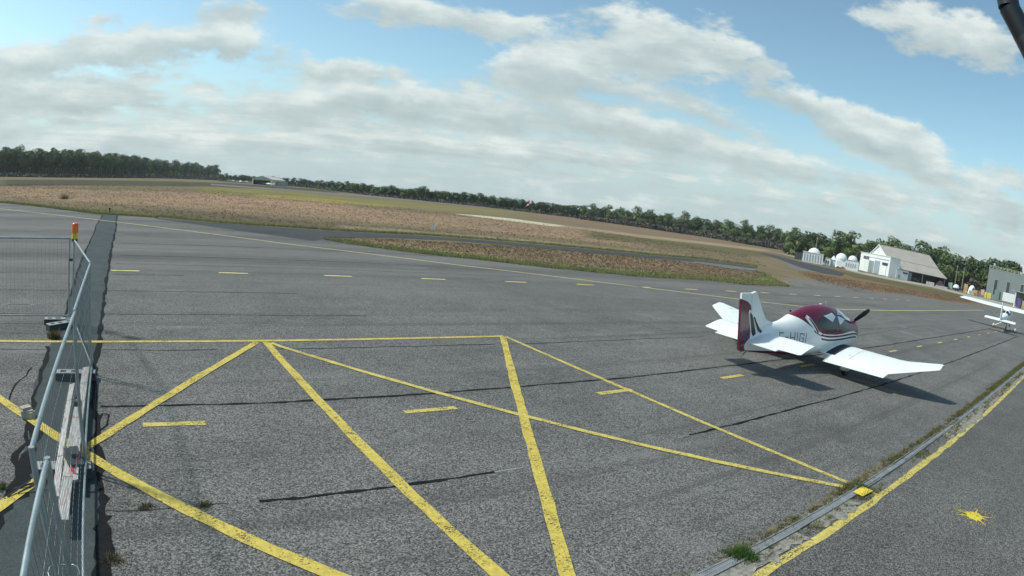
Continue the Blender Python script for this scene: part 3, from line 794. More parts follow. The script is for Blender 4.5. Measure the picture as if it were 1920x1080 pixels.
# ---------------- low-wing touring aeroplane (x forward from spinner tip, y left, z up)
FUS = [(-6.78, .60, .86, .025), (-6.3, .55, 1.02, .07), (-5.8, .50, 1.27, .15), (-5.3, .46, 1.33, .23), (-4.9, .43, 1.41, .31), (-4.5, .41, 1.54, .40), (-4.0, .40, 1.70, .48),
       (-3.5, .40, 1.81, .53), (-2.95, .40, 1.865, .555), (-2.25, .40, 1.84, .56), (-1.7, .42, 1.74, .55), (-1.2, .47, 1.58, .53), (-.9, .52, 1.50, .50), (-.55, .62, 1.45, .45), (-.3, .74, 1.42, .38), (-.2, .86, 1.39, .28)]
def fus_ring(x, n=40):
    zb, zt, hw = (interp(x, FUS, k) for k in (1, 2, 3))
    zc = zb + (zt - zb) * 0.42
    out = []
    for i in range(n):
        a = 2 * PI * i / n
        cy_, sz = math.cos(a), math.sin(a)
        if sz >= 0:
            y = hw * math.copysign(abs(cy_) ** .92, cy_); z = zc + (zt - zc) * abs(sz) ** 1.02
        else:
            y = hw * math.copysign(abs(cy_) ** .55, cy_); z = zc - (zc - zb) * abs(sz) ** .75
        out.append((x, y, z))
    return out
def fus_y(x, z):
    """half width of the fuselage skin at station x, height z"""
    zb, zt, hw = (interp(x, FUS, k) for k in (1, 2, 3))
    zc = zb + (zt - zb) * 0.42
    if z >= zc:
        s_ = min(1, max(0, (z - zc) / (zt - zc))) ** (1 / 1.02); return hw * (max(0, 1 - s_ * s_)) ** (.92 / 2)
    s_ = min(1, max(0, (zc - z) / (zc - zb))) ** (1 / .75); return hw * (max(0, 1 - s_ * s_)) ** (.55 / 2)

m_fus, t = material("two_tone_fuselage_paint")
o3 = t.sep(t.obj)
def curve_of(t, x, pts, lo=-7.0, hi=0.5):
    nd = t.n('ShaderNodeFloatCurve')
    cv = nd.mapping.curves[0]
    nd.mapping.use_clip = False
    ps = sorted(((px - lo) / (hi - lo), pz / 2.5) for px, pz in pts)
    while len(cv.points) < len(ps): cv.points.new(0.5, 0.5)
    for p, (a, b) in zip(cv.points, ps): p.location = (a, b)
    nd.mapping.update()
    t.put(nd.inputs[1], t.m('DIVIDE', t.m('SUBTRACT', x, lo), hi - lo))
    return t.m('MULTIPLY', nd.outputs[0], 2.5)
bnd = curve_of(t, o3[0], [(-7, 2.2), (-4.75, 1.75), (-4.55, 1.56), (-4.3, 1.47), (-4.0, 1.33), (-3.55, 1.15), (-3.2, 1.08), (-2.8, 1.045), (-1.9, 1.05), (-1.0, 1.08), (-.6, 1.06), (-.35, .98), (0.5, .7)])
dlt = t.m('SUBTRACT', o3[2], bnd)
def between(t, v, a, b):
    return t.m('MULTIPLY', t.m('GREATER_THAN', v, a), t.m('LESS_THAN', v, b))
front = t.m('GREATER_THAN', o3[0], -3.75)
dark1 = t.m('MULTIPLY', between(t, dlt, -.075, -.018), front)
dark2 = t.m('MULTIPLY', between(t, dlt, -.180, -.128), t.m('MULTIPLY', t.m('GREATER_THAN', o3[0], -3.3), t.m('LESS_THAN', o3[0], -.55)))
mar = t.m('MAXIMUM', t.m('GREATER_THAN', dlt, 0.0), t.m('MULTIPLY', t.m('LESS_THAN', o3[2], t.m('ADD', .60, t.m('MULTIPLY', t.m('ADD', o3[0], 6.8), -.02))), t.m('LESS_THAN', o3[0], -3.9)))
nn = t.noise(t.obj, 3.0, 4)
wcol = t.ramp(nn, (.3, (.76, .78, .77)), (.7, (.83, .85, .83)))
mcol = t.ramp(nn, (.3, (.10, .009, .026)), (.7, (.15, .013, .040)))
cc = t.mix(mar, wcol, mcol)
cc = t.mix(t.m('MAXIMUM', dark1, dark2), cc, (.02, .012, .018))
t.put(t.b.inputs['Base Color'], cc)
t.b.inputs['Roughness'].default_value = 0.36
t.b.inputs['Specular IOR Level'].default_value = 0.35
t.b.inputs['Coat Weight'].default_value = 0.12
t.b.inputs['Coat Roughness'].default_value = 0.1

def wing_sec(y, xl, zl, xt, zt, th, n=9, sgn=1):
    """closed airfoil ring from leading edge (xl, zl) to trailing edge (xt, zt)"""
    top, bot = [], []
    for i in range(n + 1):
        s_ = (1 - math.cos(PI * i / n)) / 2
        prof = 2.97 * math.sqrt(s_) - 1.26 * s_ - 3.52 * s_ ** 2 + 2.84 * s_ ** 3 - 1.03 * s_ ** 4
        x, z = xl + (xt - xl) * s_, zl + (zt - zl) * s_
        top.append((x, y, z + th * prof * .62)); bot.append((x, y, z - th * prof * .30))
    ring = top + bot[::-1][1:-1]
    return ring if sgn > 0 else ring[::-1]
def wing_mesh(secs, side):
    q = MB()
    q.loft([wing_sec(side * y, *r, sgn=side) for y, *r in secs])
    return q

plane = thing("touring_aeroplane", "white and maroon low-wing aeroplane parked on the row of yellow dashes", "aeroplane", (17.117, 8.481, 0), -0.0382)
plane.scale = (1, 1, 1)
OFF = 3.0                                    # origin of the thing under the cockpit
def shift(q):
    q.v = [(a + OFF, b, c) for a, b, c in q.v]; return q
def pbuild(q, name, mats, parent, smooth=True):
    return shift(q).build(name, mats, parent, smooth)
# fuselage keeps object x = model x through its own location
q = MB()
xs = [-6.78 + 6.58 * i / 90 for i in range(91)]
q.loft([fus_ring(x, 48) for x in xs])
fus = q.build("fuselage", m_fus, plane, True); fus.location = (OFF, 0, 0)
# canopy glazing: side window, windscreen, and pale patches painted on as reflections
def skin_patch(name, poly, mat, parent, off=0.006, step=0.05, sides=(-1, 1), smooth=True):
    """a piece of the fuselage skin bounded by a polygon drawn in the side view, raised slightly"""
    x0, x1 = min(p[0] for p in poly), max(p[0] for p in poly)
    n = max(2, int((x1 - x0) / step))
    for sd in sides:
        q = MB()
        rows = []
        for i in range(n + 1):
            x = x0 + (x1 - x0) * i / n
            x = min(max(x, x0 + 1e-4), x1 - 1e-4)
            zs = []
            for (ax, az), (bx, bz) in zip(poly, poly[1:] + poly[:1]):
                if (ax - x) * (bx - x) <= 0 and abs(bx - ax) > 1e-9:
                    zs.append(az + (bz - az) * (x - ax) / (bx - ax))
            if len(zs) < 2: continue
            a, b = min(zs), max(zs); b = min(b, interp(x, FUS, 2) - .0)
            m_ = 6
            rows.append([(x, sd * (fus_y(x, a + (b - a) * j / m_) + off), a + (b - a) * j / m_ + (off if b >= interp(x, FUS, 2) - .02 else 0)) for j in range(m_ + 1)])
        for ra, rb in zip(rows, rows[1:]):
            for j in range(len(ra) - 1):
                pts = [ra[j], rb[j], rb[j + 1], ra[j + 1]]
                q.face(pts if sd < 0 else pts[::-1])
        o = q.build(name, mat, parent, False); o.location = (OFF, 0, 0)
skin_patch("side_window", [(-3.58, 1.38), (-3.46, 1.50), (-3.2, 1.61), (-2.55, 1.71), (-2.38, 1.68), (-2.31, 1.40), (-2.30, 1.12), (-3.05, 1.12)], m_glass, plane)
skin_patch("windscreen", [(-2.26, 1.64), (-1.95, 1.80), (-1.56, 1.73), (-.90, 1.49), (-1.12, 1.38), (-1.5, 1.45), (-1.9, 1.61)], m_screen, plane, 0.012)
skin_patch("side_window", [(-2.26, 1.12), (-2.30, 1.63), (-1.9, 1.60), (-1.52, 1.44), (-1.38, 1.24), (-1.6, 1.12)], m_glass, plane, 0.010)
skin_patch("painted_sheen", [(-3.20, 1.60), (-2.58, 1.69), (-2.42, 1.58), (-2.68, 1.43)], m_sheen, plane, 0.012)  # this patch and the next: glass reflections painted as pale shapes
skin_patch("painted_sheen", [(-2.25, 1.60), (-1.66, 1.50), (-2.18, 1.33)], m_sheen, plane, 0.014)
skin_patch("canopy_frame", [(-2.36, 1.12), (-2.42, 1.76), (-2.28, 1.78), (-2.26, 1.12)], m_maroon, plane, 0.016)
# white loop and black line that curl up behind the window
skin_patch("trim_stripe", [(-4.12, 1.52), (-4.02, 1.60), (-3.90, 1.52), (-3.55, 1.18), (-3.30, 1.10), (-3.38, 1.05), (-3.66, 1.14), (-4.0, 1.38)], m_pearl, plane, 0.010, 0.03)
skin_patch("trim_stripe", [(-3.98, 1.50), (-3.94, 1.53), (-3.52, 1.13), (-3.60, 1.12)], m_prop, plane, 0.014, 0.03)
skin_patch("trim_stripe", [(-3.35, 1.10), (-3.05, 1.07), (-2.4, 1.05), (-1.9, 1.07), (-1.4, 1.12), (-.9, 1.12), (-.6, 1.05), (-.9, 1.075), (-1.4, 1.07), (-1.9, 1.03), (-2.6, 1.02), (-3.2, 1.05)], m_pearl, plane, 0.010, 0.03)
# registration letters, painted strokes wrapped on the skin
def strokes(ch):
    S = {'F': [((0, 0), (0, 1)), ((0, .93), (1, .93)), ((0, .52), (.8, .52))], '-': [((0, .5), (1, .5))], 'H': [((0, 0), (0, 1)), ((1, 0), (1, 1)), ((0, .5), (1, .5))],
         'I': [((.5, 0), (.5, 1))], 'G': [((0, .08), (0, .92)), ((0, .94), (1, .94)), ((0, .06), (1, .06)), ((1, .06), (1, .48)), ((.55, .48), (1, .48)), ((1, .76), (1, .94))]}
    return S[ch]
lx = -5.25
for ch, wd in (('F', .15), ('-', .12), ('H', .17), ('I', .05), ('G', .17), ('I', .05)):
    q = MB()
    for (a0, b0), (a1, b1) in strokes(ch):
        th = .014
        p0, p1 = Vector((lx + a0 * wd, .84 + b0 * .26)), Vector((lx + a1 * wd, .84 + b1 * .26))
        d = (p1 - p0).normalized(); nn_ = Vector((-d.y, d.x)) * th; p0 -= d * th; p1 += d * th
        k = 5
        for j in range(k):
            a, b = p0 + (p1 - p0) * (j / k), p0 + (p1 - p0) * ((j + 1) / k)
            for sd in (-1,):
                mid = -4.6
                f_ = lambda p: ((p.x if sd < 0 else 2 * mid - p.x), sd * (fus_y(p.x if sd < 0 else 2 * mid - p.x, p.y) + .005), p.y)
                q.face([f_(a - nn_), f_(b - nn_), f_(b + nn_), f_(a + nn_)])
    pbuild(q, 'registration_letter', m_letter, plane, False)
    lx += wd + .085
# fin and rudder
def slab(poly, th, y=0.0, taper=None):
    q = MB(); n = len(poly)
    L = [(x, y + th / 2, z) for x, z in poly]; Rr2 = [(x, y - th / 2, z) for x, z in poly]
    q.face(L); q.face(Rr2[::-1])
    for i in range(n):
        j = (i + 1) % n
        q.face([L[j], L[i], Rr2[i], Rr2[j]])
    return q
pbuild(slab([(-6.36, .66), (-6.37, .80), (-6.66, 2.09), (-6.49, 2.135), (-6.42, 2.08), (-6.06, 1.66), (-5.80, 1.41), (-5.35, 1.30), (-5.35, 1.1), (-6.2, .8)], .075), "fin", m_white, plane, False)
rud = pbuild(slab([(-6.38, .585), (-6.39, .80), (-6.675, 2.09), (-7.11, 2.075), (-7.09, 1.9), (-6.81, .62), (-6.7, .57)], .055), "rudder", m_white, plane, False)
pbuild(slab([(-6.40, .60), (-6.40, .80), (-6.565, 1.62), (-6.64, 1.78), (-6.80, 1.87), (-7.11, 1.93), (-6.825, .615), (-6.70, .565)], .066), "rudder_marking", m_maroon, rud, False).parent = rud
pbuild(slab([(-6.20, .98), (-6.36, 1.30), (-6.53, 1.55), (-6.60, 1.66), (-6.68, 1.66), (-6.69, 1.60), (-6.42, 1.02), (-6.30, .93)], .083), "fin_stripe", m_pearl, plane, False)
pbuild(slab([(-6.16, .98), (-6.30, 1.22), (-6.50, 1.52), (-6.60, 1.60), (-6.63, 1.56), (-6.40, 1.05), (-6.26, .93)], .089), "fin_stripe", m_prop, plane, False)
pbuild(slab([(-5.80, 1.03), (-6.10, 1.18), (-6.40, 1.44), (-6.42, 1.48), (-6.12, 1.12), (-5.95, 1.0)], .165), "fin_stripe", m_prop, plane, False)
q = MB(); q.box((-6.66, 0, .74), (.20, .066, .03)); pbuild(q, "rudder_placard", m_pearl, plane, False)
q = MB(); q.tube((-6.40, 0, .60), (-6.52, 0, .49), .012); q.box((-6.54, 0, .485), (.06, .02, .015)); pbuild(q, "tail_skid", m_prop, plane, False)
# stabilator
for sd in (-1, 1):
    q = MB()
    q.loft([wing_sec(sd * y, xl, zl, xt, zt, th, 7, sd) for y, xl, zl, xt, zt, th in ((.05, -5.62, 1.03, -6.50, .86, .09), (.4, -5.60, 1.035, -6.50, .86, .085), (1.0, -5.60, 1.05, -6.45, .86, .075), (1.56, -5.60, 1.06, -6.36, .86, .06), (1.62, -5.66, 1.055, -6.30, .87, .03))])
    pbuild(q, "stabilator", m_white, plane)
    q = MB(); q.loft([[(-6.49, sd * .10, .862), (-6.60, sd * .10, .832), (-6.60, sd * .10, .822), (-6.49, sd * .10, .840)][::sd], [(-6.44, sd * 1.02, .866), (-6.60, sd * 1.02, .832), (-6.60, sd * 1.02, .822), (-6.44, sd * 1.02, .845)][::sd]])
    pbuild(q, "trim_tab", m_white, plane, False)
# wings
for sd in (-1, 1):
    q = wing_mesh([(.30, -1.52, .655, -3.02, .50, .20), (.9, -1.54, .66, -3.03, .505, .19), (1.8, -1.56, .675, -3.05, .51, .19), (2.68, -1.60, .70, -3.08, .52, .185),
                   (2.96, -1.63, .73, -3.12, .535, .18)], sd)
    pbuild(q, "wing", m_white, plane)
    q = wing_mesh([(2.965, -1.63, .73, -3.38, .525, .18), (3.4, -1.82, .835, -3.20, .66, .14), (3.9, -2.02, .95, -2.96, .81, .10), (4.25, -2.18, 1.035, -2.78, .915, .07), (4.36, -2.30, 1.06, -2.68, .945, .02)], sd)
    pbuild(q, "outer_wing", m_white, plane)
    q = MB()
    q.loft([[(-3.06, sd * .80, .525), (-3.10, sd * .80, .500), (-3.44, sd * .80, .355), (-3.44, sd * .80, .345), (-3.04, sd * .80, .43)][::sd],
            [(-3.14, sd * 2.95, .555), (-3.18, sd * 2.95, .535), (-3.57, sd * 2.95, .435), (-3.57, sd * 2.95, .425), (-3.12, sd * 2.95, .46)][::sd]])
    pbuild(q, "flap", m_white, plane, False)
    q = MB()   # black walkway on the wing root
    rows = []
    for i in range(9):
        s_ = (1 - math.cos(PI * (i + .9) / 10.5)) / 2
        pr = 2.97 * math.sqrt(s_) - 1.26 * s_ - 3.52 * s_ ** 2 + 2.84 * s_ ** 3 - 1.03 * s_ ** 4
        rows.append([(-1.54 + -1.49 * s_, sd * y, .655 + .006 * (y > .6) + (-.155) * s_ + .19 * pr * .62 + .008) for y in (.60, .93)])
    for a, b in zip(rows, rows[1:]): q.face([a[0], b[0], b[1], a[1]][::sd])
    pbuild(q, "wing_walkway", m_walk, plane, False)
    def top_z(y, x):
        s_ = (x + 1.56) / -1.49; pr = 2.97 * math.sqrt(max(s_, 0)) - 1.26 * s_ - 3.52 * s_ ** 2 + 2.84 * s_ ** 3 - 1.03 * s_ ** 4
        return .668 + .006 * y - .155 * s_ + .19 * pr * .62 + .004
    for y0_, y1_, x0_, x1_ in ((2.94, 2.955, -1.70, -3.05), (1.45, 1.46, -1.66, -2.98)):
        q = MB()
        for k in range(10):
            xa, xb = x0_ + (x1_ - x0_) * k / 10, x0_ + (x1_ - x0_) * (k + 1) / 10
            q.face([(xa, sd * y0_, top_z(y0_, xa)), (xb, sd * y0_, top_z(y0_, xb)), (xb, sd * y1_, top_z(y1_, xb)), (xa, sd * y1_, top_z(y1_, xa))][::sd])
        pbuild(q, "panel_seam", m_grey, plane, False)
    q = MB(); q.box((-2.55, sd * 3.62, .985), (.12, .015, .012)); pbuild(q, "fuel_cap", m_grey, plane, False)
    q = MB(); q.ell((-2.40, sd * 4.38, 1.03), (.14, .035, .024), 10, 6)
    pbuild(q, "wingtip_lamp", m_grey, plane)
# gear
for (gx_, gy_, nm) in ((-2.68, -1.28, 0), (-2.68, 1.28, 0), (-1.0, 0, 1)):
    g = MB(); g.tube((gx_, gy_, .25), (gx_ + .02, gy_, .62), .05, .09); leg = pbuild(g, "gear_leg", m_white, plane)
    g = MB()
    rings = []
    for i in range(9):
        s_ = i / 8; xx = gx_ + .30 - .72 * s_; rr = math.sin(PI * min(1, (s_ + .04)) ** .75) * .125 + .008
        rings.append([(xx, gy_ + rr * .72 * math.cos(2 * PI * k / 12), .205 + .03 * s_ + rr * math.sin(2 * PI * k / 12)) for k in range(12)])
    g.loft(rings); pbuild(g, "wheel_fairing", m_white, plane)
    g = MB(); g.tube((gx_, gy_ - .06, .155), (gx_, gy_ + .06, .155), .155, n=20); pbuild(g, "tyre", m_black, plane)
# propeller and spinner, chin intake
g = MB()
g.loft([[(-.22 + .22 * s_, r * math.cos(2 * PI * k / 16), 1.31 + r * math.sin(2 * PI * k / 16)) for k in range(16)] for s_, r in ((0, .125), (.3, .118), (.6, .09), (.85, .05), (1, .008))])
pbuild(g, "spinner", m_maroon, plane)
g = MB()
for sg in (1, -1):
    a = math.atan2(.53, -.56)
    ry, rz_ = math.cos(a) * sg, math.sin(a) * sg
    ty, tz = -rz_, ry
    ring = []
    for s_, wdt, tw in ((.08, .045, .5), (.2, .06, .42), (.4, .075, .34), (.6, .078, .27), (.72, .062, .22), (.79, .03, .2)):
        ring.append([(-.10 + wdt * math.sin(tw) * u + th, (ry * s_ + ty * wdt * math.cos(tw) * u), 1.31 + (rz_ * s_ + tz * wdt * math.cos(tw) * u)) for u, th in ((-1, 0), (0, .012), (1, 0), (0, -.012))])
    g.loft(ring)
pbuild(g, "propeller", m_prop, plane)
g = MB(); g.ell((-.245, -.16, 1.10), (.03, .09, .07)); g.ell((-.245, .16, 1.10), (.03, .09, .07)); g.ell((-.30, 0, .90), (.05, .16, .07)); pbuild(g, "air_intake", m_prop, plane)
g = MB(); g.tube((-2.35, 0, 1.84), (-2.42, 0, 1.95), .012); pbuild(g, "aerial", m_pearl, plane)
g = MB(); g.ell((-2.75, 0, 1.875), (.09, .04, .02)); pbuild(g, "aerial", m_pearl, plane)
for sd in (-1, 1):
    g = MB(); g.ell((-4.10, sd * .27, 1.60), (.055, .03, .03)); pbuild(g, "air_vent", m_prop, plane)
g = MB(); g.tube((-.95, -.30, .55), (-1.0, -.32, .42), .03); pbuild(g, "exhaust_pipe", m_grey, plane)

# ---------------- high-wing aeroplane further along the row
hp = thing("high_wing_aeroplane", "small all-white high-wing aeroplane seen from behind at the right picture edge", "aeroplane", (59.64, 8.35, 0), 0.0198)
g = MB()
def ring2(x, zb, zt, hw, n=20):
    zc = (zb + zt) / 2
    return [(x, hw * math.copysign(abs(math.cos(2 * PI * i / n)) ** .7, math.cos(2 * PI * i / n)), zc + (zt - zb) / 2 * math.copysign(abs(math.sin(2 * PI * i / n)) ** .8, math.sin(2 * PI * i / n))) for i in range(n)]
g.loft([ring2(*r) for r in ((-5.0, .88, 1.08, .05), (-4.2, .84, 1.2, .12), (-3.0, .76, 1.32, .22), (-2.0, .68, 1.45, .34), (-1.3, .62, 1.78, .46), (-.6, .58, 1.90, .52), (.3, .58, 1.9, .52), (.8, .6, 1.6, .50), (1.5, .65, 1.42, .45), (2.0, .75, 1.32, .36))])
g.build("fuselage", m_white, hp, True)
for sd in (-1, 1):
    g = MB()
    g.loft([wing_sec(sd * y, xl, zl, xt, zt, th, 7, sd) for y, xl, zl, xt, zt, th in ((.0, .72, 1.97, -.84, 1.84, .30), (2.6, .72, 1.99, -.84, 1.86, .30), (4.9, .55, 2.03, -.66, 1.93, .22), (5.2, .42, 2.0, -.50, 1.98, .03))])
    g.build("wing", m_white, hp, True)
    g = MB(); g.tube((.1, sd * .50, .80), (.1, sd * 2.3, 1.88), .03); g.build("wing_strut", m_white, hp)
    g = MB()
    g.loft([wing_sec(sd * y, xl, zl, xt, zt, th, 6, sd) for y, xl, zl, xt, zt, th in ((.03, -4.25, 1.04, -5.10, .93, .16), (1.5, -4.35, 1.04, -5.05, .93, .13), (1.56, -4.5, 1.0, -4.9, .98, .02))])
    g.build("tailplane", m_white, hp, True)
    g = MB(); g.tube((-.25, sd * .40, .62), (-.25, sd * 1.12, .22), .035); g.build("gear_leg", m_white, hp)
    g = MB(); g.ell((-.25, sd * 1.17, .24), (.40, .10, .17)); g.build("wheel_fairing", m_white, hp, True)
    g = MB(); g.tube((-.25, sd * 1.17 - .05, .15), (-.25, sd * 1.17 + .05, .15), .15, n=16); g.build("tyre", m_black, hp)
    g = MB(); g.face([(-1.32, sd * .475, 1.44), (-1.75, sd * .40, 1.38), (-1.72, sd * .36, 1.52), (-1.34, sd * .42, 1.70)]); g.face([(-1.2, sd * .50, 1.42), (-.2, sd * .535, 1.42), (-.2, sd * .47, 1.74), (-1.2, sd * .44, 1.72)]); g.build("side_window", m_glass, hp)
g = MB(); g.face([(-1.78, -.33, 1.50), (-1.78, -.04, 1.56), (-1.42, -.05, 1.78), (-1.42, -.30, 1.74)]); g.face([(-1.78, .04, 1.56), (-1.78, .33, 1.50), (-1.42, .30, 1.74), (-1.42, .05, 1.78)])
g.build("rear_window", m_glass, hp)
g = slab([(-4.0, 1.15), (-4.75, 2.42), (-5.12, 2.45), (-5.22, 2.40), (-5.05, .95), (-4.6, 1.0)], .07); g.build("fin", m_white, hp)
g = MB(); g.tube((1.08, 0, .6), (1.08, 0, .18), .035); g.build("nose_leg", m_black, hp)
g = MB(); g.tube((1.08, -.05, .15), (1.08, .05, .15), .15, n=16); g.build("tyre", m_black, hp)
g = MB()
for sg in (1, -1): g.loft([[(2.12 + .01 * u, .05 * u + .25 * s_ * sg, 1.05 + .85 * s_ * sg) for u in (-1, 1)] + [(2.14, .05 * u + .25 * s_ * sg, 1.05 + .85 * s_ * sg) for u in (1, -1)] for s_ in (0.1, .9)])
g.build("propeller", m_prop, hp)

# ------------------------------------------------------------------ site fence
m_galv = paint("galvanised_tube", (.33, .38, .38), 0.42, 0.2, 6, metal=0.55)
m_wire = paint("mesh_wire", (.20, .235, .24), 0.5, 0.1, 6, metal=0.4)
m_foot = paint("fence_foot_block", (.30, .32, .32), 0.9, 0.25, 8, bump=.004)
m_footd = paint("fence_foot_dark", (.055, .06, .065), 0.9, 0.25, 8)
PH = 1.93
def fence_panel(a, b, label):
    a, b = Vector(a), Vector(b)
    L = (b - a).length; rz = math.atan2((b - a).y, (b - a).x)
    p = thing("site_fence", label, "fence", (a.x, a.y, 0), rz, "galvanised mesh site fence panels")
    for x in (0.0, L):
        q = MB(); q.tube((x, 0, .05), (x, 0, PH), .021, n=10); q.build("post", m_galv, p, True)
    for z in (.17, PH - .02):
        q = MB(); q.tube((.02, 0, z), (L - .02, 0, z), .019 if z > 1 else .016, n=10); q.build("rail", m_galv, p, True)
    q = MB()
    k = int(L / .10)
    for i in range(1, k):
        x = L * i / k
        q.tube((x, .004, .17), (x, .004, PH - .02), .0019, n=4, caps=False)
    for i in range(1, 7):
        z = .17 + (PH - .19) * i / 7
        q.tube((0, -.003, z), (L, -.003, z), .0019, n=4, caps=False)
    q.build("wire_mesh", m_wire, p)
    return p
F = [(-1.775, 14.52), (-1.63, 14.24), (-.915, 10.70), (-.79, 6.99), (-.72, 3.36), (-.60, 3.22), (-.66, -.25)]
fence_panel((-5.25, 14.42), F[0], "mesh fence panel standing square to the others, its left end out of the picture")
fence_panel(F[1], F[2], "farthest panel of the fence line running towards the camera, under the orange lamp")
fence_panel((-.905, 10.58), F[3], "middle panel of the fence line, between the two pairs of foot blocks beside the boards")
fence_panel((-.775, 6.90), F[4], "fence panel over the near ends of the white boards")
fence_panel(F[5], F[6], "nearest fence panel, its top rail leaving by the bottom left corner")
q = MB(); q.box((0, 0, 0), (.09, .05, .06)); cl = q.build("fence_clamp", m_footd); cl.location = (-1.71, 14.40, 1.45); tag(cl, "dark clamp joining the square panel to the fence line", "clamp")
c2 = cl.copy(); COL.objects.link(c2); c2.location = (-.80, 6.95, .86); c2['label'] = "clamp joining two panels above the pair of pale foot blocks by the boards"
def foot(x, y, rz, label, first=[None]):
    if first[0] is None:
        p = thing("ballast_block", label, "fence block", (x, y, 0), rz, "fence foot blocks")
        q = MB(); q.box((0, 0, .065), (.76, .22, .13)); q.build("block", m_footd, p)
        q = MB()
        for cx_, sx_ in ((-.33, .08), (-.13, .10), (.10, .12), (.33, .08)): q.box((cx_, 0, .134), (sx_, .20, .012))
        q.box((0, .085, .134), (.74, .05, .011)); q.box((0, -.085, .134), (.74, .05, .011)); q.build("top_plate", m_foot, p)
        first[0] = p
    else:
        p = copy_tree(first[0]); p.location = (x, y, 0); p.rotation_euler = (0, 0, rz); p['label'] = label
    return p
foot(-2.02, 14.38, 0.05, "foot block lying along the square fence panel, behind the dark weed")
foot(-1.92, 13.98, .62, "foot block set aslant just in front of the one under the square panel")
foot(-1.20, 10.45, 0.0, "foot block across the fence line at the far ends of the boards")
foot(-1.08, 6.86, 0.03, "foot block across the fence line at the near ends of the boards")
q = MB()
for k in range(14):
    a0, a1 = 2 * PI * k / 14, 2 * PI * (k + 1) / 14
    q.tube((-.66 + .11 * math.cos(a0), 3.29 + .10 * math.sin(a0), 1.12 + .01 * math.sin(3 * a0)), (-.66 + .11 * math.cos(a1), 3.29 + .10 * math.sin(a1), 1.12 + .01 * math.sin(3 * a1)), .004, n=5)
tag(q.build('wire_tie', m_galv), 'twisted wire loop tying the two nearest fence posts together', 'wire tie')
# warning lamp
lamp = thing("warning_lamp", "orange warning lamp with a yellow battery case on top of the far fence post", "warning lamp", (-1.62, 14.22, PH), .3)
q = MB(); q.box((0, 0, .05), (.13, .10, .12)); q.box((0, 0, .125), (.10, .08, .03)); q.build("battery_case", paint("yellow_plastic", (.72, .52, .05), .5, .1, 5), lamp)
q = MB(); q.box((0, 0, -.02), (.14, .11, .05)); q.build("bracket", m_footd, lamp)
q = MB(); q.tube((-.05 * 0, 0, .14), (0, 0, .33), .085, .08, n=18); q.ell((0, 0, .33), (.08, .08, .03), 18, 6); q.build("lens", paint("orange_lens", (.88, .17, .025), .25, .1, 4, coat=.5), lamp, True)
# boards lying on the foot blocks
def board_mat(name):
    m, t = material(name)
    x = t.sep(t.obj)
    stripe = t.m('GREATER_THAN', t.m('SINE', t.m('MULTIPLY', t.m('ADD', x[0], t.m('MULTIPLY', x[1], 1.2)), 11.0)), 0.25)
    n = t.noise(t.scale(t.obj, (1.5, 18, 6)), 3.0, 5, .65)
    c = t.ramp(n, (.3, (.24, .22, .20)), (.5, (.44, .43, .41)), (.7, (.60, .60, .58)))
    c = t.mix(t.m('MULTIPLY', stripe, t.m('MULTIPLY', t.sstep(n, .55, .4), .55)), c, (.42, .13, .10))
    t.put(t.b.inputs['Base Color'], c); t.b.inputs['Roughness'].default_value = .8
    return m
m_board = board_mat("weathered_striped_board")
def board(p0, p1, wd, z, label, tilt=0.0):
    p0, p1 = Vector(p0), Vector(p1)
    L = (p1 - p0).length; c = (p0 + p1) / 2
    q = MB(); q.box((0, 0, 0), (L, wd, .028))
    q.box((L * .22, 0, .0165), (.05, wd * .9, .006)); q.box((-L * .30, 0, .0165), (.05, wd * .9, .006))
    o = q.build("barrier_board", m_board)
    o.location = (c.x, c.y, z); o.rotation_euler = (tilt, 0, math.atan2((p1 - p0).y, (p1 - p0).x))
    return tag(o, label, "board", "weathered barrier boards lying along the fence")
board((-1.003, 10.56), (-0.913, 6.39), .13, .165, "right-hand weathered board, the longest one, running up beside the far fence post", .15)
board((-0.991, 8.931), (-0.981, 5.522), .13, .175, "middle weathered board whose near end sticks out past the foot block", -.08)
board((-1.186, 9.695), (-1.098, 6.021), .09, .16, "narrow left-hand weathered board with a ragged edge", .25)
q = MB()
pts_ = [(-.98, 6.72, .12), (-.95, 6.60, .20), (-.90, 6.52, .16), (-.86, 6.58, .26), (-.82, 6.70, .32)]
for i, (a, b) in enumerate(zip(pts_, pts_[1:])):
    q.face([a, b, (b[0] + .01, b[1], b[2] + .07), (a[0] + .01, a[1], a[2] + .07)], i % 2)
tp = q.build("barrier_tape", [paint("tape_white", (.75, .72, .72), .5, .1, 8), paint("tape_red", (.62, .04, .09), .5, .1, 8)]); tag(tp, "scrap of red and white tape tied at the near ends of the boards", "tape")
q = MB(); q.box((0, 0, 0), (.20, .34, .10)); q.box((.02, .05, .07), (.12, .16, .05)); o = q.build("rubber_block", m_footd); o.location = (-.93, 6.88, .20); o.rotation_euler = (.2, .1, .3); tag(o, "dark rubber block wedged between the near ends of the boards", "block")
st = thing("stone_block", "broken pale stone standing on the yellow line left of the fence", "stone", (*(-1.864, 8.714), 0), .2)
q = MB(); 
for (x_, y_, z_, sx, sy, sz, r_) in ((0, 0, .06, .20, .16, .12, .1), (-.01, .02, .13, .17, .12, .05, .5), (.06, -.04, .05, .12, .12, .10, .9)): q.box((x_, y_, z_), (sx, sy, sz), r_)
q.build("stone", paint("pale_stone", (.42, .38, .31), .95, .3, 8, bump=.01), st)
q = MB(); q.tube((-.16, -.42, .02), (.26, -.22, .05), .012, n=6); q.tube((-.10, -.52, .02), (.20, -.36, .10), .010, n=6); q.tube((-.22, -.60, .02), (.05, -.30, .07), .011, n=6)
o = q.build("wire_offcut", m_footd); o.location = (-1.55, 6.9, 0); tag(o, "twisted dark metal scraps in the tarred gap beside the near foot block", "scrap")

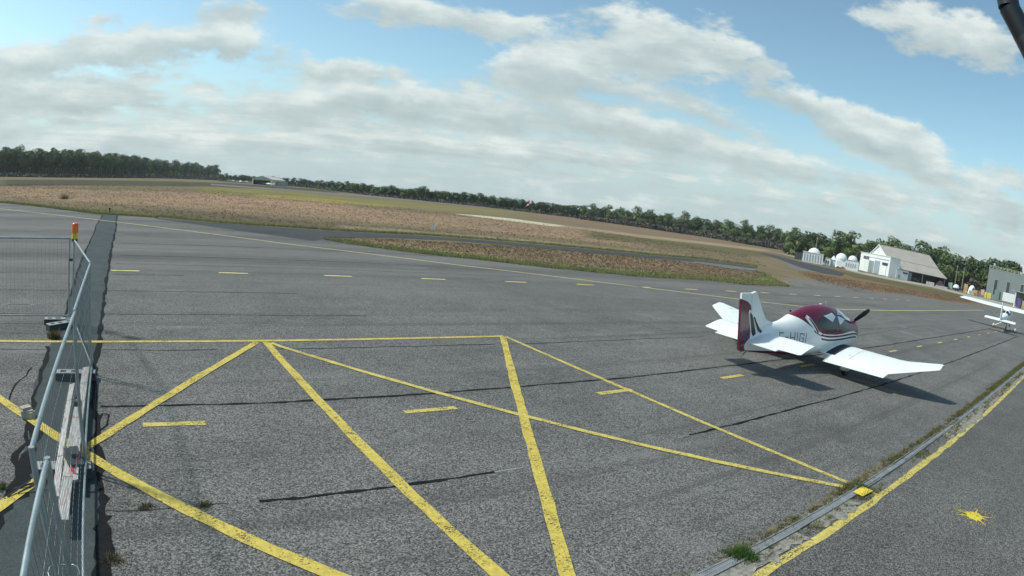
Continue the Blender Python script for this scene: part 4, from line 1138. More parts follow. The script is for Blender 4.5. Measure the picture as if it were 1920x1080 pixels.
# black tube close to the camera, top right
q = MB(); q.path([(1.23, 0.21, 4.08), (1.23, 0.2, 3.99), (1.24, 0.17, 3.93), (1.24, 0.14, 3.87), (1.25, 0.09, 3.81)], .026, 16)
o = q.build("black_tube", paint("black_plastic_tube", (.012, .013, .016), .35, .2, 6), None, True); tag(o, "thick black tube slanting across the top right corner of the sky", "tube")

# ------------------------------------------------------------------ hangar with the pale grey roof
def sheetmat(name, col, period=1.0, axis=0, var=.12, rough=.6):
    m, t = material(name)
    s_ = t.sep(t.obj)[axis]
    rib = t.m('ADD', t.m('MULTIPLY', t.m('SINE', t.m('MULTIPLY', s_, 2 * PI / period)), .5), .5)
    n = t.noise(t.scale(t.obj, (1, 1, .35)), .5, 5, .6)
    f = t.m('ADD', t.m('MULTIPLY', n, .8), t.m('MULTIPLY', rib, .2))
    t.put(t.b.inputs['Base Color'], t.ramp(f, (.3, tuple(c * (1 - var * 1.5) for c in col)), (.7, tuple(c * (1 + var) for c in col))))
    t.b.inputs['Roughness'].default_value = rough
    return m
m_roof = sheetmat("fibre_cement_roof", (.37, .335, .29), .9, 0, .10, .9)
m_wall = sheetmat("white_render", (.66, .70, .67), 3.0, 1, .06, .8)
m_wall2 = paint("white_cladding", (.74, .77, .76), .6, .05, .4)
m_blue = paint("blue_grey_door", (.30, .36, .40), .6, .1, .5)
m_dark = paint("dark_interior", (.03, .032, .035), .9, .3, .5)
m_win = paint("dark_window_glass", (.045, .06, .075), .15, .2, .5, spec=.8)
m_concr = paint("weathered_concrete", (.36, .35, .32), .9, .15, .4)
HX, HY, HA = 187.527, 66.247, -0.7202
hg = thing("hangar", "big hangar with a broad pale grey roof and an open lean-to on its near side", "hangar", (HX, HY, 0), HA)
LH, WH, ZR, ZE, ZM_ = 20.5, 27.2, 9.4, 2.95, 5.4
vm = .45 * WH / 2
q = MB()
th = .18
for (v0, z0, v1, z1) in ((-.5, ZE - .1, vm, ZM_), (vm, ZM_ + .12, WH / 2, ZR), (WH / 2, ZR, WH - vm, ZM_ + .12), (WH - vm, ZM_, WH + .5, ZE - .1)):
    P0, P1 = (v0, z0), (v1, z1)
    q.loft([[(-.4, P0[0], P0[1]), (LH + .4, P0[0], P0[1]), (LH + .4, P0[0], P0[1] + th), (-.4, P0[0], P0[1] + th)], [(-.4, P1[0], P1[1]), (LH + .4, P1[0], P1[1]), (LH + .4, P1[0], P1[1] + th), (-.4, P1[0], P1[1] + th)]])
rf = q.build("roof", m_roof, hg)
q = MB(); q.box((LH / 2, WH / 2, ZR + .22), (LH + .9, .5, .12)); q.build("ridge_cap", m_concr, rf)
q = MB()
for X_ in (0.0, LH):
    for dx in (-.1,):
        pts = [(X_ + dx, vm, 0), (X_ + dx, vm, ZM_), (X_ + dx, WH / 2, ZR), (X_ + dx, WH - vm, ZM_), (X_ + dx, WH, ZE), (X_ + dx, WH, 0)]
        q.face(pts); q.face([(x + .2, y, z) for x, y, z in pts][::-1])
q.face([(0, WH, 0), (0, WH, ZE), (LH, WH, ZE), (LH, WH, 0)])
q.build("wall", m_wall, hg)
q = MB(); q.face([(0, vm, 0), (LH, vm, 0), (LH, vm, ZM_), (0, vm, ZM_)]); q.face([(LH, 0, 0), (LH, vm, 0), (LH, vm, ZM_), (LH, 0, ZE)]); q.build("back_wall", paint("shed_boarding", (.16, .155, .15), .9, .2, .6), hg)
for u in (3.6, 10.9, 20.3):
    q = MB(); q.box((u, .05, ZE / 2), (.22, .22, ZE)); q.build("post", m_concr, hg)
q = MB(); q.box((4.2, 2.2, 1.35), (.2, 4.2, 2.7)); q.box((5.6, .9, 1.3), (2.8, .15, 2.6)); q.build("side_panel", m_blue, hg)
q = MB(); q.face([(-.56, vm - .1, ZM_ + .1), (-.56, WH / 2, ZR + .12), (-.56, WH / 2, ZR - .18), (-.56, vm + .3, ZM_ - .1)]); q.face([(-.56, WH - vm, ZM_ + .1), (-.56, WH / 2, ZR + .12), (-.56, WH / 2, ZR - .18), (-.56, WH - vm, ZM_ - .15)]); q.build("verge_board", m_wall2, hg)
def hl(u, v): 
    c, s_ = math.cos(HA), math.sin(HA); return (HX + c * u - s_ * v, HY + s_ * u + c * v, 0)
# annex in front of the gable
an = thing("workshop_block", "white flat-topped block with a tall door standing against the hangar gable", "building", hl(-4.2, -3.0), HA)
q = MB(); q.box((1.9, 11.2, 2.95), (3.8, 23.2 - .8, 5.7 + .2)); q.build("wall", m_wall2, an)
q = MB(); q.box((1.9, 11.2, 5.98), (4.1, 22.8, .16)); q.build("parapet", m_wall, an)
q = MB(); q.box((-.06, 8.6, 4.85), (.1, 16.0, .14)); q.build("band", m_blue, an)
for k in range(4):
    q = MB(); q.box((-.08, 19.3 - k * 1.15, 4.45), (.1, .75, .95)); q.build("window", m_win, an)
q = MB(); q.box((-.10, 3.2, 3.55), (.1, 3.8, .8)); q.build("window", m_win, an)
q = MB(); q.box((-.10, 8.8, 2.1), (.14, 3.7, 4.0)); q.build("door", m_blue, an)
q = MB(); q.box((-.12, 3.6, 1.5), (.12, 3.4, 2.9)); q.build("door", m_wall2, an)
q = MB(); q.box((-1.0, 12.9, 1.9), (2.0, 3.4, 3.8)); q.build("porch", m_wall, an)
sb = thing("white_cabin", "low white cabin with a dark window band at the corner of the hangar lean-to", "cabin", hl(-1.2, -1.8), HA)
q = MB(); q.box((2.1, .5, 1.35), (4.6, 3.6, 2.7)); q.build("wall", m_wall2, sb)
q = MB(); q.box((2.1, .5, 2.76), (4.8, 3.8, .12)); q.build("roof", m_concr, sb)
q = MB(); q.box((3.2, -1.33, 2.05), (1.9, .08, .45)); q.build("window", m_win, sb)
q = MB(); q.box((.9, -1.34, .9), (.9, .08, 1.0)); q.build("hatch", m_blue, sb)
q = MB(); q.tube((0, 0, 0), (0, 0, .55), .9, .9, 16); q.ell((0, 0, .55), (.9, .9, .55), 16, 6); o = q.build("satellite_housing", m_wall2, None, True); o.location = (*hl(.6, -.9)[:2], 2.82); tag(o, "small white round housing on the cabin roof", "housing")

def facing(x, y): return math.atan2(y, x) - PI / 2       # local +y points away from the camera
def place(name, label, cat, spec, dz=0.0, group=None):
    x, y, wd, h = spec
    return thing(name, label, cat, (x, y, 0), facing(x, y), group), wd, h
def bx(parent, name, mat, cx_, cz, wx, wz, cy_=0.0, wy=1.0):
    q = MB(); q.box((cx_, cy_, cz), (wx, wy, wz)); return q.build(name, mat, parent)

# observatory domes and their enclosure
DOMES = [((159.83, 82.79, 3.76, 4.19), .62, "largest white observatory dome, at the left end of the white enclosure"), ((167.09, 77.06, 3.54, 4.16), .5, "middle white observatory dome, behind the trailers"), ((172.18, 75.47, 2.97, 4.11), .5, "smallest white observatory dome, next to the white flat-topped block")]
m_dome = paint("dome_white", (.82, .83, .83), .35, .03, .5)
for (spec, fr_, lab) in DOMES:
    d, wd, h = place("observatory_dome", lab, "dome", spec)
    r_ = wd / 2
    q = MB(); q.tube((0, 0, 0), (0, 0, h - r_ * .95), r_ * .96, r_ * .96, 24); q.build("drum", m_wall2, d, True)
    q = MB(); q.ell((0, 0, h - r_ * .95), (r_, r_, r_ * .95), 28, 10, v0=0.0); q.build("shell", m_dome, d, True)
    q = MB(); 
    for k in range(8):
        a0, a1 = k * PI / 16, (k + 1) * PI / 16
        q.face([(-.18 * r_, -math.cos(a0) * r_ * 1.012, h - r_ * .95 + math.sin(a0) * r_ * .965), (.18 * r_, -math.cos(a0) * r_ * 1.012, h - r_ * .95 + math.sin(a0) * r_ * .965), (.18 * r_, -math.cos(a1) * r_ * 1.012, h - r_ * .95 + math.sin(a1) * r_ * .965), (-.18 * r_, -math.cos(a1) * r_ * 1.012, h - r_ * .95 + math.sin(a1) * r_ * .965)])
    q.build("shutter", m_wall2, d)
e, wd, h = place("slatted_enclosure", "white enclosure with upright slats below the largest dome", "enclosure", (154.42, 80.19, 5.9, 2.88))
bx(e, "wall", m_wall2, 0, h * .47, wd, h * .94, 0, .5)
q = MB()
for k in range(7): q.box((-wd / 2 + .5 + k * (wd - 1) / 6.2, -.3, h * .45), (.28, .1, h * .68))
q.build("slats", m_blue, e)
bx(e, "cap", m_wall2, 0, h * .97, wd + .2, .15, 0, .8)
e, wd, h = place("mesh_compound", "dark mesh compound at the left end of the observatory buildings", "fence", (162.97, 89.64, 2.26, 2.06))
q = MB()
for k in range(5): q.box((-wd / 2 + k * wd / 4, 0, h / 2), (.08, .08, h))
q.build("post", m_footd, e)
q = MB(); q.box((0, .05, h / 2), (wd, .03, h * .96)); q.build("panel", paint("dark_netting", (.10, .115, .12), .9, .2, 1), e)
for spec, lab, colr in (((158.17, 77.2, 1.69, 2.09), "white box cabin between the slatted enclosure and the middle dome", m_wall2), ((162.99, 71.54, 4.06, 2.64), "long low pale cabin with a row of small windows before the flat-topped block", m_wall)):
    e, wd, h = place("cabin", lab, "cabin", spec)
    bx(e, "wall", colr, 0, h / 2, wd, h, 0, 2.4); bx(e, "roof", m_concr, 0, h + .05, wd + .15, .1, 0, 2.6)
    q = MB()
    for k in range(max(2, int(wd / .7))): q.box((-wd / 2 + .4 + k * .68, -1.23, h * .5), (.35, .05, h * .38))
    q.build("window", m_win if wd < 3 else m_blue, e)
e, wd, h = place("peaked_tent", "small white peaked tent beside the middle dome", "tent", (160.65, 76.64, 1.71, 3.12))
bx(e, "wall", m_wall2, 0, h * .33, wd * .9, h * .66, 0, 1.6)
q = MB(); 
c4 = [(-wd / 2, -1, h * .62), (wd / 2, -1, h * .62), (wd / 2, 1, h * .62), (-wd / 2, 1, h * .62)]
for a, b in zip(c4, c4[1:] + c4[:1]): q.face([a, b, (0, 0, h)])
q.build("roof", m_wall2, e)
e, wd, h = place("trailer", "pale trailer with dark wheels and reddish pallets below the middle dome", "trailer", (156.2, 72.01, 2.4, 2.09))
bx(e, "body", m_wall2, 0, h * .65, wd, h * .6, 0, 1.8); bx(e, "load", paint("reddish_pallets", (.26, .14, .11), .9, .3, 2), .2, .22, wd * 1.1, .35, -.6, 1.0)
for s_ in (-1, 1):
    q = MB(); q.tube((s_ * wd * .28, -1.0, .3), (s_ * wd * .28, -.8, .3), .3, n=14); q.build("wheel", m_black, e)

# things stored under the lean-to and beside it
for (x0_, x1_, yt_, d_, lab, col_) in ():
    pass
def vehicle(spec, label, col_, kind="car"):
    e, wd, h = place("parked_vehicle", label, kind, spec)
    q = MB(); n_ = 12
    prof = [(-.5, .25), (-.5, .55), (-.38, .62), (-.22, .98), (.18, 1.0), (.34, .66), (.48, .58), (.5, .25)]
    q.loft([[(x * wd, s_ * .8 * (1 - .12 * (z > .8)), z * h) for x, z in prof] for s_ in (-1, 1)])
    q.build("body", col_, e)
    q = MB(); q.face([(x * wd, -.83, z * h) for x, z in ((-.30, .66), (.26, .66), (.14, .93), (-.20, .93))]); q.build("window", m_win, e)
    for s_ in (-1, 1):
        q = MB(); q.tube((s_ * wd * .3, -.85, .28), (s_ * wd * .3, .85, .28), .29, n=14); q.build("wheel", m_black, e)
    return e
vehicle((194.6, 61.22, 2.9, 1.25), "dark vehicle parked in the shade of the lean-to", paint("dark_car_paint", (.04, .04, .045), .3, .2, 1))
vehicle((198.97, 53.34, 2.59, 1.92), "reddish dark vehicle at the right end of the lean-to", paint("brown_car_paint", (.12, .05, .045), .4, .2, 1))
def sack(spec, label, name, col_, cat, n_=3):
    e, wd, h = place(name, label, cat, spec)
    r = random.Random(int(spec[0] * 10))
    q = MB()
    for k in range(n_):
        q.box((-wd / 2 + wd * (k + .5) / n_ + r.uniform(-.05, .05), r.uniform(-.3, .3), h * r.uniform(.38, .5)), (wd / n_ * .92, 1.1, h * r.uniform(.78, .98)), r.uniform(-.12, .12))
    q.build("load", col_, e)
    return e
sack((195.18, 55.8, 2.73, 1.12), "row of pale bulk bags in front of the lean-to", "bulk_bags", paint("pale_bags", (.48, .44, .42), .9, .2, 2), "bags", 4)
sack((193.35, 51.16, 4.12, 0.61), "row of low pale grey bags beyond the lean-to corner", "bulk_bags", paint("grey_bags", (.40, .40, .42), .9, .2, 2), "bags", 5)
# green shelter, boat, boxes ...
e, wd, h = place("garden_shelter", "pale green shelter just right of the hangar", "shelter", (205.7, 51.3, 1.53, 2.77))
bx(e, "wall", paint("pale_green_sheet", (.30, .42, .36), .8, .1, 1), 0, h * .4, wd, h * .8, 0, 1.5)
q = MB(); q.loft([[(-wd * .55, -1, h * .78), (0, -1, h), (wd * .55, -1, h * .78)], [(-wd * .55, 1, h * .78), (0, 1, h), (wd * .55, 1, h * .78)]], closed=False); q.build("roof", m_wall2, e)
e, wd, h = place("covered_boat", "blue boat on a trailer under a white rounded cover", "boat", (200.47, 47.39, 3.52, 2.11))
q = MB(); q.loft([[(-wd * .5, -.3, .5), (-wd * .42, -.9, .75), (-wd * .5, .9, .75)], [(0, -.5, .35), (0, -1.0, .9), (0, 1.0, .9)], [(wd * .5, -.1, .6), (wd * .5, -.3, .95), (wd * .5, .3, .95)]]); q.build("hull", paint("boat_blue", (.06, .16, .30), .4, .15, 1), e)
q = MB(); q.ell((-.1 * wd, 0, .85), (wd * .33, .85, h - .95), 18, 8, v0=0.0); q.build("cover", m_wall2, e, True)
for s_ in (-1, 1):
    q = MB(); q.tube((s_ * .4, -.95, .25), (s_ * .4, -.8, .25), .25, n=12); q.build("wheel", m_black, e)
for spec, lab, col_, nm in (((200.17, 44.25, 1.29, 2.79), "tall tan box right of the covered boat", (.50, .33, .15), "storage_box"), ((196.01, 39.75, 1.45, 1.62), "tan yellow crate in front of the white dome tent", (.52, .36, .14), "crate"), ((195.72, 41.17, 1.45, 1.25), "pale green crate in front of the white dome tent", (.42, .50, .38), "crate"), ((198.24, 38.8, 0.92, 1.72), "rust brown drum box between the crates and the yellow bags", (.30, .14, .07), "crate")):
    e, wd, h = place(nm, lab, "box" if nm == "storage_box" else "crate", spec)
    mm = paint("crate_paint", col_, .8, .15, 1.5)
    bx(e, "body", mm, 0, h / 2, wd, h, 0, 1.2)
    q = MB(); q.box((0, -.62, h * .5), (wd, .06, .08)); q.box((0, -.61, h * .5), (.1, .05, h * .9)); q.build("batten", m_concr, e)
e, wd, h = place("dome_tent", "white rounded tent with a dark open front among the stored goods", "tent", (199.66, 41.84, 2.77, 2.82))
q = MB(); q.ell((0, 0, .2), (wd / 2, 1.3, h - .2), 20, 8, v0=0.0); q.tube((0, 0, 0), (0, 0, .2), wd / 2, n=20); q.build("cover", m_wall2, e, True)
q = MB(); q.ell((wd * .18, -.75, h * .45), (wd * .2, .62, h * .3), 14, 8); q.build("opening", m_dark, e, True)
sack((198.45, 37.72, 1.28, 2.67), "pink and white bundles next to the yellow bags", "wrapped_bundles", paint("pink_wrap", (.60, .40, .38), .8, .2, 2), "bundles", 2)
sack((193.88, 34.94, 2.15, 2.03), "bright yellow bags piled before the grey building", "yellow_bags", paint("yellow_bags", (.66, .58, .14), .7, .2, 2), "bags", 3)
sack((188.45, 36.76, 3.48, 0.89), "low brown rubble pile at the edge of the service path", "rubble_pile", paint("rubble", (.26, .19, .16), 1, .3, 2), "rubble", 6)
e, wd, h = place("tank_container", "grey green upright tank container in front of the grey building", "container", (193.46, 31.45, 2.33, 3.18))
bx(e, "body", paint("green_grey_tank", (.17, .24, .22), .5, .12, .8), 0, h * .52, wd, h * .96, 0, 2.0); bx(e, "door", m_footd, wd * .32, h * .5, wd * .2, h * .7, -1.03, .06); bx(e, "skid", m_footd, 0, .06, wd * 1.05, .12, 0, 2.1)
e, wd, h = place("white_board", "big blank white board standing before the grey building", "board", (178.19, 25.44, 3.79, 3.04))
bx(e, "panel", m_wall2, 0, h * .62, wd, h * .76, 0, .12)
for s_ in (-1, 1): bx(e, "leg", m_grey, s_ * wd * .42, h * .3, .12, h * .6, .12, .12)
e, wd, h = place("open_shed", "low shed with a grey roof and tan and purple goods at the right picture edge", "shed", (171.07, 17.83, 9.65, 4.1))
bx(e, "roof", m_blue, -.4, h - .08, wd + 1.6, .22, 0, 5); bx(e, "back_wall", paint("shed_grey", (.25, .25, .25), .9, .15, .6), 0, h * .48, wd, h * .93, 2.2, .2)
bx(e, "goods", paint("purple_goods", (.10, .08, .26), .7, .15, 1), -wd * .33, h * .3, wd * .12, h * .55, -1.6, .6); bx(e, "goods", paint("tan_goods", (.42, .29, .13), .8, .2, 1), -wd * .05, h * .26, wd * .36, h * .48, -1.6, .6)
bx(e, "post", m_wall2, -wd * .47, h * .46, .3, h * .92, -2.1, .3); bx(e, "post", m_wall2, wd * .47, h * .46, .3, h * .92, -2.1, .3)

# grey building
gx0, gy0 = (202.58, 37.39, -0.38)[:2]; gx1, gy1 = (205.74, 10.32, 5.17)[:2]
ang = math.atan2(gy1 - gy0, gx1 - gx0)
gb = thing("grey_building", "big flat-roofed grey green building with tall narrow windows at the right edge", "building", (gx0, gy0, 0), ang)
Lg = math.hypot(gx1 - gx0, gy1 - gy0); Hg = 9.2
m_gb = sheetmat("grey_green_cladding", (.22, .255, .25), .5, 0, .05, .5)
bx(gb, "wall", m_gb, Lg / 2, Hg / 2, Lg, Hg, 7.5, 15)
def az_u(px): return px
for (u, z0, z1) in ((3.1, 1.6, 6.1), (7.6, 1.3, 6.2), (12.6, 1.6, 6.4), (17.6, 1.6, 6.4), (22.5, 1.6, 6.4)):
    o = bx(gb, "window", m_win, u, (z0 + z1) / 2, 1.1, z1 - z0, -.02, .12)
    q = MB()
    for s_ in (-1, 1): q.box((u + s_ * .62, -.07, (z0 + z1) / 2), (.14, .14, z1 - z0 + .1))
    q.box((u, -.07, z1 + .1), (1.4, .14, .14)); q.build("window_frame", m_concr, o)
q = MB()
k = 0
while k * 1.3 < Lg:
    q.box((.1 + k * 1.3, .3, Hg + .45), (.09, .09, .9)); k += 1
q.box((Lg / 2, .3, Hg + .9), (Lg, .08, .09)); q.box((Lg / 2, .3, Hg + .5), (Lg, .06, .07))
q.build("roof_railing", paint("pale_railing", (.52, .58, .44), .6, .1, 1), gb)
bx(gb, "edge_flashing", m_concr, Lg / 2, Hg + .04, Lg + .1, .16, 7.5, 15.1)
for i, ((px_, yt_), lab) in enumerate((((1791.5, 497), "left one of the two bare wooden poles right of the hangar"), ((1804, 500), "right one of the two bare wooden poles right of the hangar"))):
    pass
POLES = [((215.81, 52.07, 0.6, 8.33), "left one of the two bare poles between hangar and grey building"), ((216.42, 49.44, 0.6, 8.12), "right one of the two bare poles between hangar and grey building"), ((191.06, 98.59, 0.56, 8.21), "thin pole standing at the forest edge behind the largest dome")]
for i, (spec, lab) in enumerate(POLES):
    p, wd, h = place("wooden_pole", lab, "pole", spec)
    q = MB(); q.tube((0, 0, 0), (0, 0, h), .17, .11, 8); q.build("shaft", paint("pole_wood", (.30, .27, .21), .9, .15, 1), p)
    bx(p, "crossarm", m_concr, 0, h * .93, .9, .1, -.1, .1)

# ------------------------------------------------------------------ far hangar and parked light aircraft
fx, fy = (80.96, 391.72, 0.4)[:2]
fh = thing("far_hangar", "distant yellow hangar with a green gable and dark open front", "hangar", (*(70.53, 393.73, -0.33)[:2], 0), facing(fx, fy) - .42)
m_yw = paint("cream_yellow_wall", (.78, .74, .44), .8, .08, .3)
m_gg = paint("pale_green_gable", (.42, .56, .42), .7, .08, .3)
m_gr = sheetmat("grey_brown_roof", (.50, .46, .42), 1.5, 0, .08, .8)
Wf, Lf, ze_, zr_ = 14.0, 22.0, 3.5, 5.4
bx(fh, "pillar", m_yw, .4, ze_ / 2, .9, ze_, -.2, .4); bx(fh, "pillar", m_yw, Wf - .4, ze_ / 2, .9, ze_, -.2, .4)
q = MB(); q.face([(0, -.1, ze_ - .6), (Wf, -.1, ze_ - .6), (Wf, -.1, ze_), (Wf / 2, -.1, zr_), (0, -.1, ze_)]); q.build("gable", m_gg, fh)
q = MB(); q.face([(.8, 3, 0), (Wf - .8, 3, 0), (Wf - .8, 3, ze_), (.8, 3, ze_)]); q.face([(.8, 0, 0), (.8, 3, 0), (.8, 3, ze_), (.8, 0, ze_)]); q.face([(Wf - .8, 0, ze_), (Wf - .8, 3, ze_), (Wf - .8, 3, 0), (Wf - .8, 0, 0)]); q.face([(.8, 0, ze_), (Wf - .8, 0, ze_), (Wf - .8, 3, ze_), (.8, 3, ze_)]); q.build("interior", m_dark, fh)
q = MB(); q.box((Wf - .1, Lf / 2, ze_ / 2), (.25, Lf, ze_)); q.box((.1, Lf / 2, ze_ / 2), (.25, Lf, ze_)); q.box((Wf / 2, Lf, ze_ / 2), (Wf, .25, ze_)); q.build("wall", m_yw, fh)
for k in range(2): bx(fh, "window", m_win, Wf + .05, 1.9, .08, 1.0, 3 + 4.5 * k, 1.2)
q = MB()
for s_, x0_, x1_ in ((1, -.5, Wf / 2), (-1, Wf + .5, Wf / 2)):
    q.loft([[(x0_, -.6, ze_ - .1), (x1_, -.6, zr_), (x1_, -.6, zr_ + .2), (x0_, -.6, ze_ + .1)], [(x0_, Lf + .5, ze_ - .1), (x1_, Lf + .5, zr_), (x1_, Lf + .5, zr_ + .2), (x0_, Lf + .5, ze_ + .1)]])
q.build("roof", m_gr, fh)
bx(fh, "side_shed", m_concr, Wf + 2.2, 1.4, 4.2, 2.8, 12, 9)
glider = [None]
def small_plane(x, y, rz, label, s_=1.0):
    if glider[0] is None:
        p = thing("parked_light_aircraft", label, "aircraft", (x, y, 0), rz, "light aircraft parked by the far hangar")
        q = MB(); q.loft([ring2(*r) for r in ((-4.8, .9, 1.05, .06), (-2, .7, 1.4, .3), (-.5, .6, 1.75, .5), (.6, .6, 1.6, .5), (1.9, .8, 1.3, .3))]); q.build("fuselage", m_white, p, True)
        for sd in (-1, 1):
            q = MB(); q.loft([wing_sec(sd * yy, xl, zl, xt, zt, th, 5, sd) for yy, xl, zl, xt, zt, th in ((.0, .6, .9, -.9, .88, .18), (5.6, .4, 1.25, -.5, 1.23, .08))]); q.build("wing", m_white, p, True)
        q = slab([(-4.0, 1.1), (-4.7, 2.1), (-5.1, 2.1), (-4.9, .95)], .08); q.build("fin", m_white, p)
        q = MB(); q.box((-4.6, 0, 1.1), (.7, 3.0, .07)); q.build("tailplane", m_white, p)
        glider[0] = p
    else:
        p = copy_tree(glider[0]); p.location = (x, y, 0); p.rotation_euler = (0, 0, rz); p['label'] = label
    p.scale = (s_, s_, s_)
    return p
for (px_, d_, rz, lab) in (((62.54, 425.43, -0.39), 0, .9, "light aircraft at the left end of the row by the far hangar"), ((65.81, 414.81, -0.01), 0, 1.6, "light aircraft second from the left beside the far hangar"), ((69.21, 406.15, 0.02), 0, 1.1, "light aircraft nearest the left pillar of the far hangar"), ((75.36, 364.29, -0.02), 0, 2.2, "light aircraft standing in front of the far hangar's open front")):
    small_plane(px_[0], px_[1], rz, lab, .95)
sp_, wd, h = place("service_van", "white van at the foot of the far tree line beside the runway", "van", (142.09, 297.84, 1.97, 0.85))
sp_.scale = (1.1, 1.1, 1.1)
q = MB(); q.loft([[(x * wd, s_ * .9, z * h) for x, z in ((-.5, .2), (-.5, .95), (.2, 1.0), (.38, .6), (.5, .5), (.5, .2))] for s_ in (-1, 1)]); q.build("body", m_wall2, sp_)
for s_ in (-1, 1):
    q = MB(); q.tube((s_ * wd * .3, -.95, .3), (s_ * wd * .3, .95, .3), .32, n=12); q.build("wheel", m_black, sp_)

# windsock
wx, wy, wz = (176.88, 242.31, 6.02)
ws_ = thing("windsock", "red and white windsock on its mast against the far trees", "windsock", (wx, wy, 0), facing(wx, wy))
q = MB(); q.tube((0, 0, 0), (0, 0, wz + .4), .06, .05, 8); q.build("mast", m_concr, ws_)
q = MB(); N5 = 5
p0, p1 = Vector((0, 0, wz)), Vector((-3.0, -.5, wz - 3.2))
for k in range(N5):
    a, b = p0 + (p1 - p0) * (k / N5), p0 + (p1 - p0) * ((k + 1) / N5)
    q.tube(a, b, .62 - .08 * k, .62 - .08 * (k + 1), 10, mi=k % 2, caps=False)
q.build("sock", [paint("sock_red", (.62, .10, .09), .8, .1, 1), paint("sock_white", (.80, .74, .72), .8, .1, 1)], ws_)
# small airfield markers
def marker(px, h, label, col_):
    p = thing("field_marker", label, "marker", (px[0], px[1], 0), facing(px[0], px[1]))
    q = MB(); q.box((-.14, 0, h / 2), (.10, .08, h)); q.box((.14, 0, h / 2 - .05), (.10, .08, h - .1)); q.box((0, 0, h * .45), (.34, .07, .22)); q.build("stand", col_, p)
    return p
marker((28.07, 54.26), .62, "small white marker stand in the meadow before the sandy track", m_wall2)
p = thing("edge_marker", "short dark stake at the far end of the trench", "marker", (*(-2.936, 52.208), 0), 0)
q = MB(); q.tube((0, 0, 0), (0, 0, .42), .05, .04, 8); q.box((0, 0, .40), (.16, .05, .12)); q.build("stake", m_footd, p)

# ------------------------------------------------------------------ trees
def leaf_mat(name, c0, c1, c2):
    m, t = material(name)
    n = t.noise(t.obj, 7.0, 3, .6)
    rndv = t.n('ShaderNodeObjectInfo').outputs['Random']
    at2 = t.sep(t.n('ShaderNodeAttribute', attribute_name='tint').outputs[0])[0]
    f = t.m('ADD', t.m('MULTIPLY', n, .35), t.m('ADD', t.m('MULTIPLY', at2, .40), t.m('MULTIPLY', rndv, .25)))
    t.put(t.b.inputs['Base Color'], t.ramp(f, (.22, c0), (.5, c1), (.8, c2)))
    t.b.inputs['Roughness'].default_value = .85
    an_ = t.n('ShaderNodeAttribute', attribute_name='outward').outputs['Vector']
    vt = t.n('ShaderNodeVectorTransform', vector_type='VECTOR', convert_from='OBJECT', convert_to='WORLD')
    t.put(vt.inputs[0], an_)
    gnn = t.n('ShaderNodeNewGeometry').outputs['Normal']
    t.put(t.b.inputs['Normal'], t.v('NORMALIZE', t.v('ADD', t.v('NORMALIZE', vt.outputs[0]), t.v('MULTIPLY', gnn, (.7, .7, .7)))))
    t.b.inputs['Specular IOR Level'].default_value = .15
    return m
m_pine = leaf_mat("pine_needles", (.048, .075, .032), (.105, .150, .055), (.19, .24, .09))
m_oak = leaf_mat("broad_leaves", (.070, .100, .036), (.14, .185, .06), (.21, .26, .095))
m_bare = leaf_mat("brownish_foliage", (.080, .070, .052), (.125, .108, .082), (.155, .145, .10))
m_bark = paint("pine_bark", (.115, .080, .062), .95, .25, 6)
def crown_obj(name, lobes, n, size, mat, seed, parent=None):
    r = np.random.default_rng(seed)
    per = r.multinomial(n, np.array([l[3] ** 2 for l in lobes]) / sum(l[3] ** 2 for l in lobes))
    C, T_ = [], []
    for (x, y, z, rr, fl), k in zip(lobes, per):
        d = r.normal(0, 1, (k, 3)); d /= np.linalg.norm(d, axis=1)[:, None]
        rad = rr * r.uniform(.45, 1.05, (k, 1)) ** .6
        p = d * rad * np.array([1, 1, fl]) + np.array([x, y, z])
        C.append(p); T_.append(np.clip(.5 + r.normal(0, .22) + r.uniform(-.3, .3, k), 0, 1))
    C = np.concatenate(C); T_ = np.concatenate(T_)
    cen = np.array([0, 0, C[:, 2].mean() - .12]); OUT = C - cen; OUT /= np.linalg.norm(OUT, axis=1)[:, None] + 1e-6
    n = len(C)
    a = r.normal(0, 1, (n, 3)); a /= np.linalg.norm(a, axis=1)[:, None]
    b = np.cross(a, r.normal(0, 1, (n, 3))); b /= np.linalg.norm(b, axis=1)[:, None]
    s = size * r.uniform(.5, 1.25, (n, 1))
    V = np.stack([C - a * s - b * s * .7, C + a * s - b * s * .5, C + a * s * .8 + b * s * .7, C - a * s * .7 + b * s * .6], 1)
    me = bpy.data.meshes.new(name)
    me.from_pydata(V.reshape(-1, 3).tolist(), [], np.arange(n * 4).reshape(-1, 4).tolist())
    ca = me.color_attributes.new("tint", 'FLOAT_COLOR', 'POINT')
    tt = np.repeat(T_, 4); ca.data.foreach_set('color', np.stack([tt, tt, tt, np.ones_like(tt)], 1).ravel())
    oa = me.attributes.new('outward', 'FLOAT_VECTOR', 'POINT'); oa.data.foreach_set('vector', np.repeat(OUT, 4, 0).ravel())
    me.materials.append(mat)
    o = bpy.data.objects.new(name, me); COL.objects.link(o)
    if parent: o.parent = parent
    return o
